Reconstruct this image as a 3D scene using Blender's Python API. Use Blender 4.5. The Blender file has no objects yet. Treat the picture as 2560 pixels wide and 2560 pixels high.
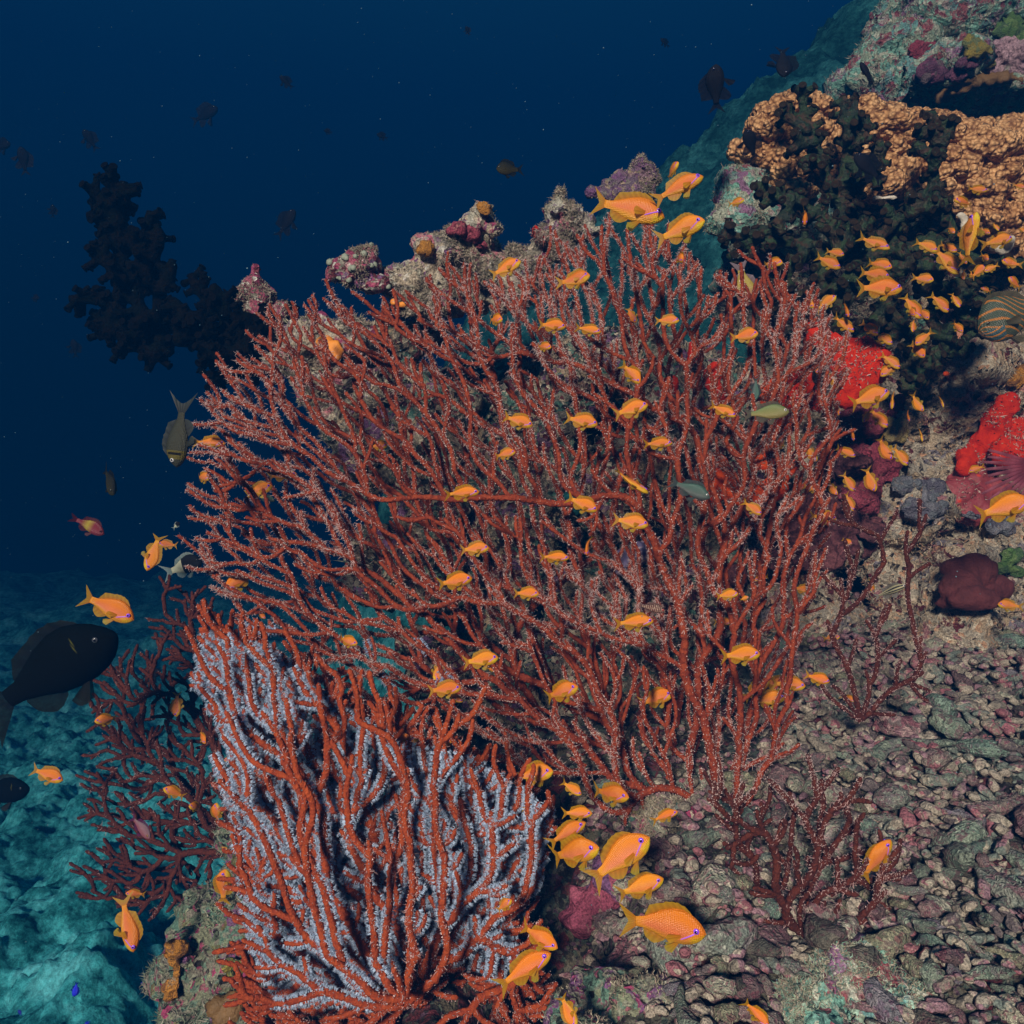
import bpy, bmesh, math, random
import numpy as np
from mathutils import Vector, Matrix, noise as mnoise
R_ = math.radians
random.seed(7)
RNG = np.random.default_rng(7)
sc = bpy.context.scene
COL = sc.collection

# ------------------------------------------------------------------ camera
K = 0.6                                            # half width of the view at one metre
cam = bpy.data.objects.new('camera', bpy.data.cameras.new('camera'))
cam.data.sensor_width = 36; cam.data.lens = 18 / K
cam.data.clip_start = 0.02; cam.data.clip_end = 200
cam.rotation_euler = (R_(90), 0, 0)
COL.objects.link(cam); sc.camera = cam

# ------------------------------------------------------------------ water light
SUN_EL, SUN_AZ = 21, -16
w = bpy.data.worlds.new('World'); sc.world = w; w.use_nodes = True
nt = w.node_tree; nt.nodes.clear()
o = nt.nodes.new('ShaderNodeOutputWorld'); b = nt.nodes.new('ShaderNodeBackground')
tc = nt.nodes.new('ShaderNodeTexCoord'); sp = nt.nodes.new('ShaderNodeSeparateXYZ')
mr = nt.nodes.new('ShaderNodeMapRange'); mr.inputs[1].default_value = -1; mr.inputs[2].default_value = 1
cr = nt.nodes.new('ShaderNodeValToRGB')
nt.links.new(tc.outputs['Generated'], sp.inputs[0]); nt.links.new(sp.outputs[2], mr.inputs[0])
nt.links.new(mr.outputs[0], cr.inputs[0]); nt.links.new(cr.outputs[0], b.inputs[0]); nt.links.new(b.outputs[0], o.inputs[0])
el = cr.color_ramp.elements
el[0].position = 0.0; el[0].color = (0.001, 0.010, 0.018, 1)
el[1].position = 1.0; el[1].color = (0.04, 0.22, 0.40, 1)
for p_, c_ in ((0.42, (0.0001, 0.004, 0.015)), (0.56, (0.0001, 0.010, 0.042)), (0.72, (0.0002, 0.020, 0.080)), (0.86, (0.006, 0.06, 0.13))):
    e = el.new(p_); e.color = (*c_, 1)
b.inputs[1].default_value = 1.0
sun = bpy.data.objects.new('sun', bpy.data.lights.new('sun', 'SUN'))
sun.data.energy = 5.0; sun.data.angle = R_(7); sun.data.color = (1.0, 0.86, 0.74)
a_, e_ = R_(SUN_AZ), R_(SUN_EL)
sdir = Vector((math.sin(a_) * math.cos(e_), -math.cos(a_) * math.cos(e_), math.sin(e_)))
sun.rotation_euler = sdir.to_track_quat('Z', 'Y').to_euler(); sun.location = (0, -1, 2.5)
COL.objects.link(sun)
sc.view_settings.view_transform = 'Standard'; sc.view_settings.look = 'None'
sc.view_settings.exposure = 0.72; sc.view_settings.gamma = 1.0
cy = sc.cycles
cy.use_denoising = True
cy.max_bounces = 4; cy.diffuse_bounces = 2; cy.glossy_bounces = 1; cy.transmission_bounces = 2
cy.transparent_max_bounces = 8; cy.volume_bounces = 0
cy.caustics_reflective = False; cy.caustics_refractive = False
try: cy.sample_clamp_indirect = 4
except Exception: pass

# ------------------------------------------------------------------ helpers
def P(px, py, d):
    return np.array([(px - 1280) / 1280 * K * d, d, -(py - 1280) / 1280 * K * d])
def PA(a):                                          # rows px, py, d
    a = np.asarray(a, float)
    return np.stack([(a[:, 0] - 1280) / 1280 * K * a[:, 2], a[:, 2], -(a[:, 1] - 1280) / 1280 * K * a[:, 2]], 1)

def _h(ix, iy, iz, seed):
    n = (ix * 374761393 + iy * 668265263 + iz * 2147483647 % 1274126177 + iz * 1274126177 + seed * 974711) & 0xFFFFFFFF
    n = ((n ^ (n >> 13)) * 1274126177) & 0xFFFFFFFF
    n = ((n ^ (n >> 15)) * 2246822519) & 0xFFFFFFFF
    return ((n ^ (n >> 16)) & 0xFFFFFF) / float(0xFFFFFF) * 2 - 1
def vnoise(p, s, seed=0):
    q = p * s; i = np.floor(q).astype(np.int64); f = q - i; f = f * f * (3 - 2 * f)
    r = 0
    for dx in (0, 1):
        for dy in (0, 1):
            for dz in (0, 1):
                wgt = (f[:, 0] if dx else 1 - f[:, 0]) * (f[:, 1] if dy else 1 - f[:, 1]) * (f[:, 2] if dz else 1 - f[:, 2])
                r = r + wgt * _h(i[:, 0] + dx, i[:, 1] + dy, i[:, 2] + dz, seed)
    return r
def fbm(p, s, oct=3, seed=0, gain=0.5):
    r = 0; a = 1
    for k in range(oct):
        r = r + a * vnoise(p, s * 2.03 ** k, seed + k * 17); a *= gain
    return r
def n1(x, y, z=0): return mnoise.noise(Vector((x, y, z)))

def mk(name, V, F, m, parent=None, smooth=True, cols=None, link=True):
    """one mesh object; F is an (n,k) array or a list of such arrays"""
    Fs = F if isinstance(F, list) else [F]
    Fs = [np.asarray(f, np.int32) for f in Fs if len(f)]
    me = bpy.data.meshes.new(name)
    V = np.asarray(V, np.float32)
    me.vertices.add(len(V)); me.vertices.foreach_set('co', V.ravel())
    nl = sum(f.size for f in Fs); npoly = sum(len(f) for f in Fs)
    me.loops.add(nl); me.polygons.add(npoly)
    me.loops.foreach_set('vertex_index', np.concatenate([f.ravel() for f in Fs]))
    tot = np.concatenate([np.full(len(f), f.shape[1], np.int32) for f in Fs])
    st = np.concatenate([[0], np.cumsum(tot)[:-1]]).astype(np.int32)
    me.polygons.foreach_set('loop_start', st)
    me.polygons.foreach_set('use_smooth', np.full(npoly, smooth))
    if cols is not None:
        ca = me.color_attributes.new('Col', 'FLOAT_COLOR', 'POINT')
        c4 = np.ones((len(V), 4), np.float32); c4[:, :3] = cols
        ca.data.foreach_set('color', c4.ravel())
    me.update(calc_edges=True)
    me.materials.append(m)
    ob = bpy.data.objects.new(name, me)
    if link: COL.objects.link(ob)
    if parent: ob.parent = parent
    return ob
def origin(ob, p):
    p = np.asarray(p, float)
    ob.data.transform(Matrix.Translation(Vector(-p))); ob.location = Vector(p)
    return ob
def tag(ob, label=None, cat=None, group=None, kind=None):
    if label: ob['label'] = label
    if cat: ob['category'] = cat
    if group: ob['group'] = group
    if kind: ob['kind'] = kind
    return ob
def empty(name, loc):
    ob = bpy.data.objects.new(name, None); COL.objects.link(ob); ob.location = Vector(loc); ob.empty_display_size = .02
    return ob
def setparent(ob, par):                             # child mesh given in world space under a translated empty
    ob.data.transform(Matrix.Translation(-par.location)); ob.parent = par

# ------------------------------------------------------------------ materials
def newmat(name):
    m = bpy.data.materials.new(name); m.use_nodes = True
    t = m.node_tree; return m, t, t.nodes['Principled BSDF']
def N(t, typ, **kw):
    n = t.nodes.new(typ)
    for k, v in kw.items(): setattr(n, k, v)
    return n
def ramp(t, stops, const=False):
    r = N(t, 'ShaderNodeValToRGB'); e = r.color_ramp.elements
    if const: r.color_ramp.interpolation = 'CONSTANT'
    e[0].position = stops[0][0]; e[0].color = (*stops[0][1], 1)
    e[1].position = stops[-1][0]; e[1].color = (*stops[-1][1], 1)
    for p, c in stops[1:-1]:
        x = e.new(p); x.color = (*c, 1)
    return r
def pal(cols):
    n = len(cols); return [(i / n, c) for i, c in enumerate(cols)]
def mixc(t, a, b, fac, mode='MIX'):
    m = N(t, 'ShaderNodeMix', data_type='RGBA', blend_type=mode)
    for inp, v in ((m.inputs[0], fac), (m.inputs[6], a), (m.inputs[7], b)):
        if hasattr(v, 'is_output') or isinstance(v, bpy.types.NodeSocket): t.links.new(v, inp)
        else: inp.default_value = v if isinstance(v, float) else (*v, 1)
    return m.outputs[2]
def coords(t, randomise=False):
    tc = N(t, 'ShaderNodeTexCoord')
    if not randomise: return tc.outputs['Object']
    oi = N(t, 'ShaderNodeObjectInfo')
    mu = N(t, 'ShaderNodeVectorMath', operation='MULTIPLY_ADD')
    mu.inputs[1].default_value = (1, 1, 1)
    cm = N(t, 'ShaderNodeVectorMath', operation='SCALE'); cm.inputs[0].default_value = (7.3, 3.1, 5.7)
    t.links.new(oi.outputs['Random'], cm.inputs['Scale'])
    t.links.new(tc.outputs['Object'], mu.inputs[0]); t.links.new(cm.outputs[0], mu.inputs[2])
    return mu.outputs[0]
def mat_encrust(name, palA, palB, s=22, rough=.85, bump=.8, rnd=False, contrast=(.35, 1.5), tint=None, spec=.25, amount=.5):
    m, t, p = newmat(name); L = t.links.new
    co = coords(t, rnd)
    n0 = N(t, 'ShaderNodeTexNoise'); n0.inputs['Scale'].default_value = s * .8; n0.inputs['Detail'].default_value = 3; L(co, n0.inputs[0])
    ds = N(t, 'ShaderNodeVectorMath', operation='MULTIPLY_ADD'); L(n0.outputs['Color'], ds.inputs[0])
    k = 1.3 / s; ds.inputs[1].default_value = (k, k, k); L(co, ds.inputs[2])
    v1 = N(t, 'ShaderNodeTexVoronoi'); v1.inputs['Scale'].default_value = s; L(ds.outputs[0], v1.inputs[0])
    v2 = N(t, 'ShaderNodeTexVoronoi'); v2.inputs['Scale'].default_value = s * 3.7; L(ds.outputs[0], v2.inputs[0])
    sa = N(t, 'ShaderNodeSeparateColor'); L(v1.outputs['Color'], sa.inputs[0])
    sb = N(t, 'ShaderNodeSeparateColor'); L(v2.outputs['Color'], sb.inputs[0])
    ra = ramp(t, pal(palA), True); L(sa.outputs[0], ra.inputs[0])
    rb = ramp(t, pal(palB), True); L(sb.outputs[1], rb.inputs[0])
    nm = N(t, 'ShaderNodeTexNoise'); nm.inputs['Scale'].default_value = s * 1.6; nm.inputs['Detail'].default_value = 5; nm.inputs['Roughness'].default_value = .7; L(co, nm.inputs[0])
    mk_ = ramp(t, [(amount - .06, (0, 0, 0)), (amount + .06, (1, 1, 1))]); L(nm.outputs[0], mk_.inputs[0])
    c = mixc(t, ra.outputs[0], rb.outputs[0], mk_.outputs[0])
    nf = N(t, 'ShaderNodeTexNoise'); nf.inputs['Scale'].default_value = s * 11; nf.inputs['Detail'].default_value = 3; nf.inputs['Roughness'].default_value = .75; L(co, nf.inputs[0])
    mp = N(t, 'ShaderNodeMapRange'); mp.inputs[1].default_value = .32; mp.inputs[2].default_value = .68
    mp.inputs[3].default_value = contrast[0]; mp.inputs[4].default_value = contrast[1]; L(nf.outputs[0], mp.inputs[0])
    sc_ = N(t, 'ShaderNodeVectorMath', operation='SCALE'); L(c, sc_.inputs[0]); L(mp.outputs[0], sc_.inputs['Scale'])
    out = sc_.outputs[0]
    if rnd and tint:
        oi = N(t, 'ShaderNodeObjectInfo')
        rt = ramp(t, pal(tint), True); L(oi.outputs['Random'], rt.inputs[0])
        out = mixc(t, out, rt.outputs[0], 1.0, 'MULTIPLY')
    L(out, p.inputs['Base Color'])
    p.inputs['Roughness'].default_value = rough; p.inputs['Specular IOR Level'].default_value = spec
    ad = N(t, 'ShaderNodeMath', operation='MULTIPLY_ADD'); L(nf.outputs[0], ad.inputs[0]); ad.inputs[1].default_value = .6; L(v2.outputs['Distance'], ad.inputs[2])
    bp = N(t, 'ShaderNodeBump'); bp.inputs['Strength'].default_value = bump; bp.inputs['Distance'].default_value = min(.25 / s, .012); L(ad.outputs[0], bp.inputs['Height'])
    L(bp.outputs[0], p.inputs['Normal'])
    return m
def mat_skin(name, c1, c2, s=60, rough=.6, bump=.3, spec=.4, holes=None, fine=.15):
    """sponge or leathery surface: two tones by soft noise, fine bump"""
    m, t, p = newmat(name); L = t.links.new; co = coords(t)
    n0 = N(t, 'ShaderNodeTexNoise'); n0.inputs['Scale'].default_value = s; n0.inputs['Detail'].default_value = 6; n0.inputs['Roughness'].default_value = .65; L(co, n0.inputs[0])
    r = ramp(t, [(.35, c1), (.65, c2)]); L(n0.outputs[0], r.inputs[0]); out = r.outputs[0]
    if holes:
        v = N(t, 'ShaderNodeTexVoronoi'); v.inputs['Scale'].default_value = holes[0]; L(co, v.inputs[0])
        rh = ramp(t, [(holes[1], (1, 1, 1)), (holes[1] + .08, (0, 0, 0))]); L(v.outputs['Distance'], rh.inputs[0])
        out = mixc(t, out, holes[2], rh.outputs[0])
    L(out, p.inputs['Base Color']); p.inputs['Roughness'].default_value = rough; p.inputs['Specular IOR Level'].default_value = spec
    nf = N(t, 'ShaderNodeTexNoise'); nf.inputs['Scale'].default_value = s * 6; nf.inputs['Detail'].default_value = 4; L(co, nf.inputs[0])
    bp = N(t, 'ShaderNodeBump'); bp.inputs['Strength'].default_value = bump; bp.inputs['Distance'].default_value = .004; L(nf.outputs[0], bp.inputs['Height'])
    L(bp.outputs[0], p.inputs['Normal'])
    return m
def mat_col(name, rough=.6, spec=.3, s=300, amt=.5, trans=0, bump=0, alpha=1):
    """colour from the mesh's own pattern, broken up by fine noise"""
    m, t, p = newmat(name); L = t.links.new
    at = N(t, 'ShaderNodeVertexColor', layer_name='Col')
    nf = N(t, 'ShaderNodeTexNoise'); nf.inputs['Scale'].default_value = s; nf.inputs['Detail'].default_value = 3; L(coords(t), nf.inputs[0])
    mp = N(t, 'ShaderNodeMapRange'); mp.inputs[1].default_value = .3; mp.inputs[2].default_value = .7
    mp.inputs[3].default_value = 1 - amt; mp.inputs[4].default_value = 1 + amt * .6; L(nf.outputs[0], mp.inputs[0])
    sc_ = N(t, 'ShaderNodeVectorMath', operation='SCALE'); L(at.outputs[0], sc_.inputs[0]); L(mp.outputs[0], sc_.inputs['Scale'])
    L(sc_.outputs[0], p.inputs['Base Color']); p.inputs['Roughness'].default_value = rough; p.inputs['Specular IOR Level'].default_value = spec
    if bump:
        bp = N(t, 'ShaderNodeBump'); bp.inputs['Strength'].default_value = bump; bp.inputs['Distance'].default_value = .002; L(nf.outputs[0], bp.inputs['Height'])
        L(bp.outputs[0], p.inputs['Normal'])
    p.inputs['Alpha'].default_value = alpha
    if trans:
        tr = N(t, 'ShaderNodeBsdfTranslucent'); L(sc_.outputs[0], tr.inputs[0])
        mx = N(t, 'ShaderNodeMixShader'); mx.inputs[0].default_value = trans
        L(p.outputs[0], mx.inputs[1]); L(tr.outputs[0], mx.inputs[2]); L(mx.outputs[0], t.nodes['Material Output'].inputs[0])
    return m

GREY = (.20, .19, .15); TAN = (.34, .27, .18); CREAM = (.52, .47, .36); PINK = (.36, .10, .14); MAG = (.30, .05, .12); PURP = (.17, .08, .18)
MAROON = (.10, .02, .025); OLIVE = (.13, .13, .05); TEAL = (.08, .19, .15); BLACK = (.015, .014, .013); ORANGE = (.62, .20, .03); WHITE = (.62, .62, .55)
M = {}
M['rock'] = mat_encrust('encrusted_rock', [GREY, TAN, PINK, GREY, PURP, OLIVE, CREAM, MAROON], [TAN, BLACK, GREY, CREAM, MAG, GREY, TEAL, BLACK, TAN], 24)
M['core'] = mat_encrust('dark_reef_rock', [GREY, TAN, BLACK, MAROON, TEAL, GREY, PURP], [GREY, BLACK, TAN, BLACK, TEAL, CREAM, MAROON], 28)  # grey and tan reef rock with more black patches
M['ridge'] = mat_encrust('outcrop_rock', [(.42, .36, .26), GREY, (.42, .14, .18), (.40, .38, .29), (.42, .36, .26), MAG, (.38, .38, .30), (.30, .28, .24)], [CREAM, (.42, .36, .26), GREY, PURP, CREAM, WHITE, (.36, .36, .28)], 26)
M['pinkrock'] = mat_encrust('pink_coralline_rock', [MAG, PINK, MAROON, PURP, PINK], [(.30, .30, .24), MAG, PINK, WHITE, MAROON, GREY], 30)
M['wall'] = mat_encrust('reef_wall_rock', [(.40, .34, .24), TAN, (.36, .33, .26), (.30, .14, .15), (.34, .32, .26), (.18, .17, .20), (.44, .36, .25), MAROON], [CREAM, TAN, (.34, .31, .24), (.50, .30, .18), BLACK, (.30, .28, .22), CREAM], 26)
M['tealrock'] = mat_encrust('algae_covered_rock', [(.18, .40, .32), (.26, .34, .25), (.26, .14, .24), (.14, .32, .32), (.38, .42, .32), (.26, .08, .09), (.17, .40, .30)], [(.32, .5, .4), (.17, .36, .3), (.36, .30, .28), (.48, .52, .42), (.24, .07, .09), (.10, .24, .2)], 20)
M['mossrock'] = mat_encrust('mossy_rock', [(.12, .17, .11), GREY, (.10, .2, .15), PURP, OLIVE, (.18, .2, .13)], [(.22, .26, .16), GREY, BLACK, (.12, .2, .15), MAG, (.25, .27, .2)], 30)
M['slope'] = mat_encrust('rubble_bed', [(.08, .08, .06), (.1, .09, .06), MAROON, (.05, .07, .06), BLACK], [(.1, .1, .08), BLACK, (.06, .09, .07), BLACK, (.09, .05, .08)], 34)  # near-black bed colour painted in for shade between rubble pieces
rub_tint = [(.85, .92, .9), (1, .72, .80), (.66, .95, .88), (1.3, 1.3, 1.15), (.70, .46, .54), (.74, .70, .90), (.9, .9, .7), (.8, 1.0, .9), (.6, .74, .68), (.95, .8, .8), (1.3, 1.3, 1.2), (.45, .42, .4)]
M['rubble'] = mat_encrust('coral_rubble', [(.38, .39, .33), (.50, .50, .42), (.36, .30, .31), (.32, .36, .31), (.32, .18, .20)], [(.62, .62, .53), (.20, .20, .17), (.36, .38, .32), (.36, .22, .24), (.24, .29, .25)], 1.9, rnd=True, bump=.7, contrast=(.22, 1.1), tint=rub_tint)
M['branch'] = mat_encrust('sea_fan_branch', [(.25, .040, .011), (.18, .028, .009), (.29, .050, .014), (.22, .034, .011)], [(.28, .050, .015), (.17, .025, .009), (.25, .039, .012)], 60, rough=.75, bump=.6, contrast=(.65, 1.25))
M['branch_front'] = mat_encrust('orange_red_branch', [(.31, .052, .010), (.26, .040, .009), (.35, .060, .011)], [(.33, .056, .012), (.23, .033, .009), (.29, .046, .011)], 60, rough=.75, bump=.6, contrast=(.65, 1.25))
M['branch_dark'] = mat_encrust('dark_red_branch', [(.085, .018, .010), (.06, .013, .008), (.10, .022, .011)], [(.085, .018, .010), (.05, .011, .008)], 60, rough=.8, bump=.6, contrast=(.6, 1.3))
M['fuzz'] = mat_col('polyp_fuzz', .7, .2, 200, .3, trans=.3)
M['greencoral'] = mat_encrust('dark_green_cup_coral', [(.014, .034, .012), (.020, .040, .012), (.010, .022, .010), (.03, .026, .01)], [(.018, .045, .014), (.008, .016, .008), (.045, .024, .010)], 26, rough=.6, bump=.6, contrast=(.5, 1.5), spec=.35)
M['cup'] = mat_skin('cup_mouth', (.030, .018, .008), (.010, .010, .006), 90, rough=.9, spec=.1)
M['cup_black'] = mat_skin('cup_mouth_black', (.004, .003, .002), (.002, .002, .0015), 90, rough=.95, spec=.02)
M['blackcoral'] = mat_encrust('black_cup_coral', [(.003, .004, .002), (.004, .003, .002), (.003, .004, .003)], [(.005, .004, .002), (.002, .002, .002)], 26, rough=.9, bump=.5, spec=.02)
M['tan'] = mat_skin('tan_knobbly_coral', (.44, .22, .08), (.66, .40, .18), 14, rough=.65, bump=.5)
def tan_cells():                                    # brown creases between pale knobs
    m = M['tan']; t = m.node_tree; L = t.links.new; p = t.nodes['Principled BSDF']
    src = p.inputs['Base Color'].links[0].from_socket; co = coords(t)
    v = N(t, 'ShaderNodeTexVoronoi', feature='F1'); v.inputs['Scale'].default_value = 85; L(co, v.inputs[0])
    r = ramp(t, [(.18, (1.3, 1.35, 1.45)), (.5, (.9, .87, .82)), (.75, (.42, .34, .28))]); L(v.outputs['Distance'], r.inputs[0])
    L(mixc(t, src, r.outputs[0], 1.0, 'MULTIPLY'), p.inputs['Base Color'])
    iv = N(t, 'ShaderNodeMath', operation='SUBTRACT'); iv.inputs[0].default_value = 1; L(v.outputs['Distance'], iv.inputs[1])
    b2 = N(t, 'ShaderNodeBump'); b2.inputs['Strength'].default_value = 1; b2.inputs['Distance'].default_value = .012; L(iv.outputs[0], b2.inputs['Height']); L(b2.outputs[0], p.inputs['Normal'])
tan_cells()
M['turf'] = mat_col('turf_tufts', .9, .05, 60, .4, trans=.25)

# ------------------------------------------------------------------ rock masses
def ico(n=2):
    bm = bmesh.new(); bmesh.ops.create_icosphere(bm, subdivisions=n, radius=1)
    V = np.array([v.co[:] for v in bm.verts]); F = np.array([[v.index for v in f.verts] for f in bm.faces]); bm.free()
    return V, F
ICO2 = ico(2); ICO1 = ico(1); ICO3 = ico(3)
def vnormals(V, F):
    n = np.zeros_like(V)
    for f in F:
        a, b, c = V[f[:, 0]], V[f[:, 1]], V[f[:, 2]]
        fn = np.cross(b - a, c - a)
        if f.shape[1] == 4: fn = np.cross(V[f[:, 2]] - V[f[:, 0]], V[f[:, 3]] - V[f[:, 1]])
        for k in range(f.shape[1]): np.add.at(n, f[:, k], fn)
    return n / np.maximum(np.linalg.norm(n, axis=1, keepdims=True), 1e-12)
def relax(V, F, it):
    e = np.concatenate([np.stack([f[:, k], f[:, (k + 1) % f.shape[1]]], 1) for f in F for k in range(f.shape[1])])
    deg = np.maximum(np.bincount(e.ravel(), minlength=len(V)), 1)[:, None]
    for _ in range(it):
        a = np.stack([np.bincount(e[:, 0], V[e[:, 1], k], len(V)) + np.bincount(e[:, 1], V[e[:, 0], k], len(V)) for k in range(3)], 1)
        V = V * .4 + a / deg * .6
    return V
def mass(blobs, voxel, disp, seed=0, smooth=0):
    """blobs: rows (x,y,z,rx,ry,rz) in world; union by voxel remesh, then roughened"""
    Vs = []; Fs = []; off = 0
    for k, bl in enumerate(blobs):
        c = np.array(bl[:3]); r = np.array(bl[3:6])
        v = ICO2[0] * (1 + .16 * vnoise(ICO2[0] + k * 3.1, 1.3, seed))[:, None] * r + c
        Vs.append(v); Fs.append(ICO2[1] + off); off += len(v)
    V = np.concatenate(Vs); F = np.concatenate(Fs)
    ob = mk('tmp', V, F, M['rock'])
    md = ob.modifiers.new('r', 'REMESH'); md.mode = 'VOXEL'; md.voxel_size = voxel
    dg = bpy.context.evaluated_depsgraph_get(); ev = ob.evaluated_get(dg); me = ev.to_mesh()
    V = np.zeros(len(me.vertices) * 3, np.float32); me.vertices.foreach_get('co', V); V = V.reshape(-1, 3).astype(float)
    nq = len(me.loops); li = np.zeros(nq, np.int32); me.loops.foreach_get('vertex_index', li)
    lt = np.zeros(len(me.polygons), np.int32); me.polygons.foreach_get('loop_total', lt)
    ls = np.zeros(len(me.polygons), np.int32); me.polygons.foreach_get('loop_start', ls)
    F = [np.stack([li[ls[lt == k] + j] for j in range(k)], 1) for k in (3, 4) if (lt == k).any()]
    ev.to_mesh_clear(); m0 = ob.data; bpy.data.objects.remove(ob); bpy.data.meshes.remove(m0)
    if smooth: V = relax(V, F, smooth)
    for k, (amp, s) in enumerate(disp):
        nrm = vnormals(V, F)
        V = V + nrm * (fbm(V, s, 2, seed + 31 * k) * amp)[:, None]
    return V, F
def knob(V, F, amp, s, seed):                       # cellular knobs
    nrm = vnormals(V, F); q = V * s
    i = np.floor(q).astype(np.int64); best = np.full(len(V), 9.0)
    for dx in (-1, 0, 1):
        for dy in (-1, 0, 1):
            for dz in (-1, 0, 1):
                j = i + np.array([dx, dy, dz])
                c = j + .5 + .45 * np.stack([_h(j[:, 0], j[:, 1], j[:, 2], seed + t) for t in (1, 2, 3)], 1)
                best = np.minimum(best, np.linalg.norm(q - c, axis=1))
    return V + nrm * ((1 - np.clip(best, 0, 1)) ** .8 * amp)[:, None]
def inside(poly, x, y):
    c = False; n = len(poly); j = n - 1
    for i in range(n):
        xi, yi = poly[i]; xj, yj = poly[j]
        if (yi > y) != (yj > y) and x < (xj - xi) * (y - yi) / (yj - yi) + xi: c = not c
        j = i
    return c
def fill(poly, dfn, rpx, n, rnd, flat=.8):
    xs = [p[0] for p in poly]; ys = [p[1] for p in poly]; out = []
    while len(out) < n:
        x, y = rnd.uniform(min(xs), max(xs)), rnd.uniform(min(ys), max(ys))
        if not inside(poly, x, y): continue
        d = dfn(x, y) if callable(dfn) else dfn
        r = rpx * rnd.uniform(.6, 1.25) / 1280 * K * d
        c = P(x, y, d + r * flat)
        out.append((*c, r * rnd.uniform(.8, 1.25), r * flat, r * rnd.uniform(.7, 1.1)))
    return out
def px(list_):                                      # (px,py,depth,rpx[,rypx[,depth radius m]])
    out = []
    for b in list_:
        x, y, d, r = b[:4]; rz = b[4] if len(b) > 4 else r
        s = K * d / 1280; ry = b[5] if len(b) > 5 else (r + rz) / 2 * s
        out.append((*P(x, y, d + ry * .6), r * s, ry, rz * s))
    return out
from mathutils.bvhtree import BVHTree
BV = []
def reg(V, F):
    BV.append(BVHTree.FromPolygons([Vector(v) for v in V], [list(map(int, f)) for ff in F for f in ff]))
def surf(x, y, dflt=None):                          # distance along the view axis to the rock seen at that spot
    d = Vector(P(x, y, 1.0)); best = None
    for b_ in BV:
        h = b_.ray_cast(Vector((0, 0, 0)), d)
        if h[0] is not None and (best is None or h[0].y < best): best = h[0].y
    return best if best is not None else dflt
def turf(V, F, n, ln, cols, seed=0, wid=.0011, keep=None, bias=None):
    """short filaments of turf algae and hydroids rooted on a rock surface"""
    rg = np.random.default_rng(seed)
    f = np.concatenate([x[:, :3] for x in F])
    a, b_, c = V[f[:, 0]], V[f[:, 1]], V[f[:, 2]]
    fn = np.cross(b_ - a, c - a); ar = np.linalg.norm(fn, axis=1); fn = fn / np.maximum(ar, 1e-12)[:, None]
    cen = (a + b_ + c) / 3
    clump = np.clip(fbm(cen, 16, 2, seed) + .25, 0, 1) ** 1.5
    wt = ar * (fn[:, 1] < .35) * clump
    if keep is not None: wt = wt * keep(cen)
    if bias is not None: fn = fn + np.array(bias); 
    wt = wt / wt.sum(); idx = rg.choice(len(f), n, p=wt)
    u = rg.random((n, 2)); u[:, 1] *= 1 - u[:, 0]
    p = a[idx] + (b_[idx] - a[idx]) * u[:, :1] + (c[idx] - a[idx]) * u[:, 1:]
    d = fn[idx] + rg.normal(0, .55, (n, 3)); d /= np.linalg.norm(d, axis=1, keepdims=True)
    l = ln * rg.uniform(.4, 1.6, n)[:, None]
    s = np.cross(d, rg.normal(0, 1, (n, 3))); s /= np.maximum(np.linalg.norm(s, axis=1, keepdims=True), 1e-9); s *= wid
    mid = p + d * l * .55 + rg.normal(0, .18, (n, 3)) * l; tip = p + d * l + rg.normal(0, .3, (n, 3)) * l
    VV = np.stack([p - s, p + s, mid + s * .8, mid - s * .8, tip], 1).reshape(-1, 3)
    k = np.arange(n)[:, None] * 5
    C = np.array(cols)[rg.integers(0, len(cols), n)] * rg.uniform(.6, 1.25, (n, 1))
    C = np.repeat(C, 5, 0)
    return VV, k + np.array([[0, 1, 2, 3]]), k + np.array([[3, 2, 4]]), C
def add_turf(parent, V, F, n, ln, cols, seed=0, name='turf_algae', **kw):
    VV, q, t, C = turf(V, F, n, ln, cols, seed, **kw)
    ob = mk(name, VV, [q, t], M['turf'], cols=C, smooth=False)
    if parent is not None: setparent(ob, parent)
    ob['kind'] = 'stuff'; return ob
TC = [(.46, .42, .31), (.36, .34, .24), (.56, .50, .40), (.30, .30, .22), (.42, .32, .26)]
TT = [(.28, .46, .36), (.18, .36, .28), (.4, .48, .34), (.44, .46, .38)]
def rock(name, blobs, mat, label, cat='rock', voxel=.012, disp=((.03, 9), (.014, 30)), seed=0, nturf=0, tlen=.012, tcol=TC, group=None, kind=None, kn=None, twid=.0011):
    V, F = mass(blobs, voxel, disp, seed)
    if kn: V = knob(V, F, *kn, seed)
    ob = mk(name, V, F, M[mat])
    c = V.mean(0); c[2] = V[:, 2].min(); origin(ob, c)
    if kind: tag(ob, kind=kind)
    else: tag(ob, label, cat, group)
    reg(V, F)
    if nturf: add_turf(ob, V, F, nturf, tlen, tcol, seed + 5, wid=twid)
    return ob, V, F

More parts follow.
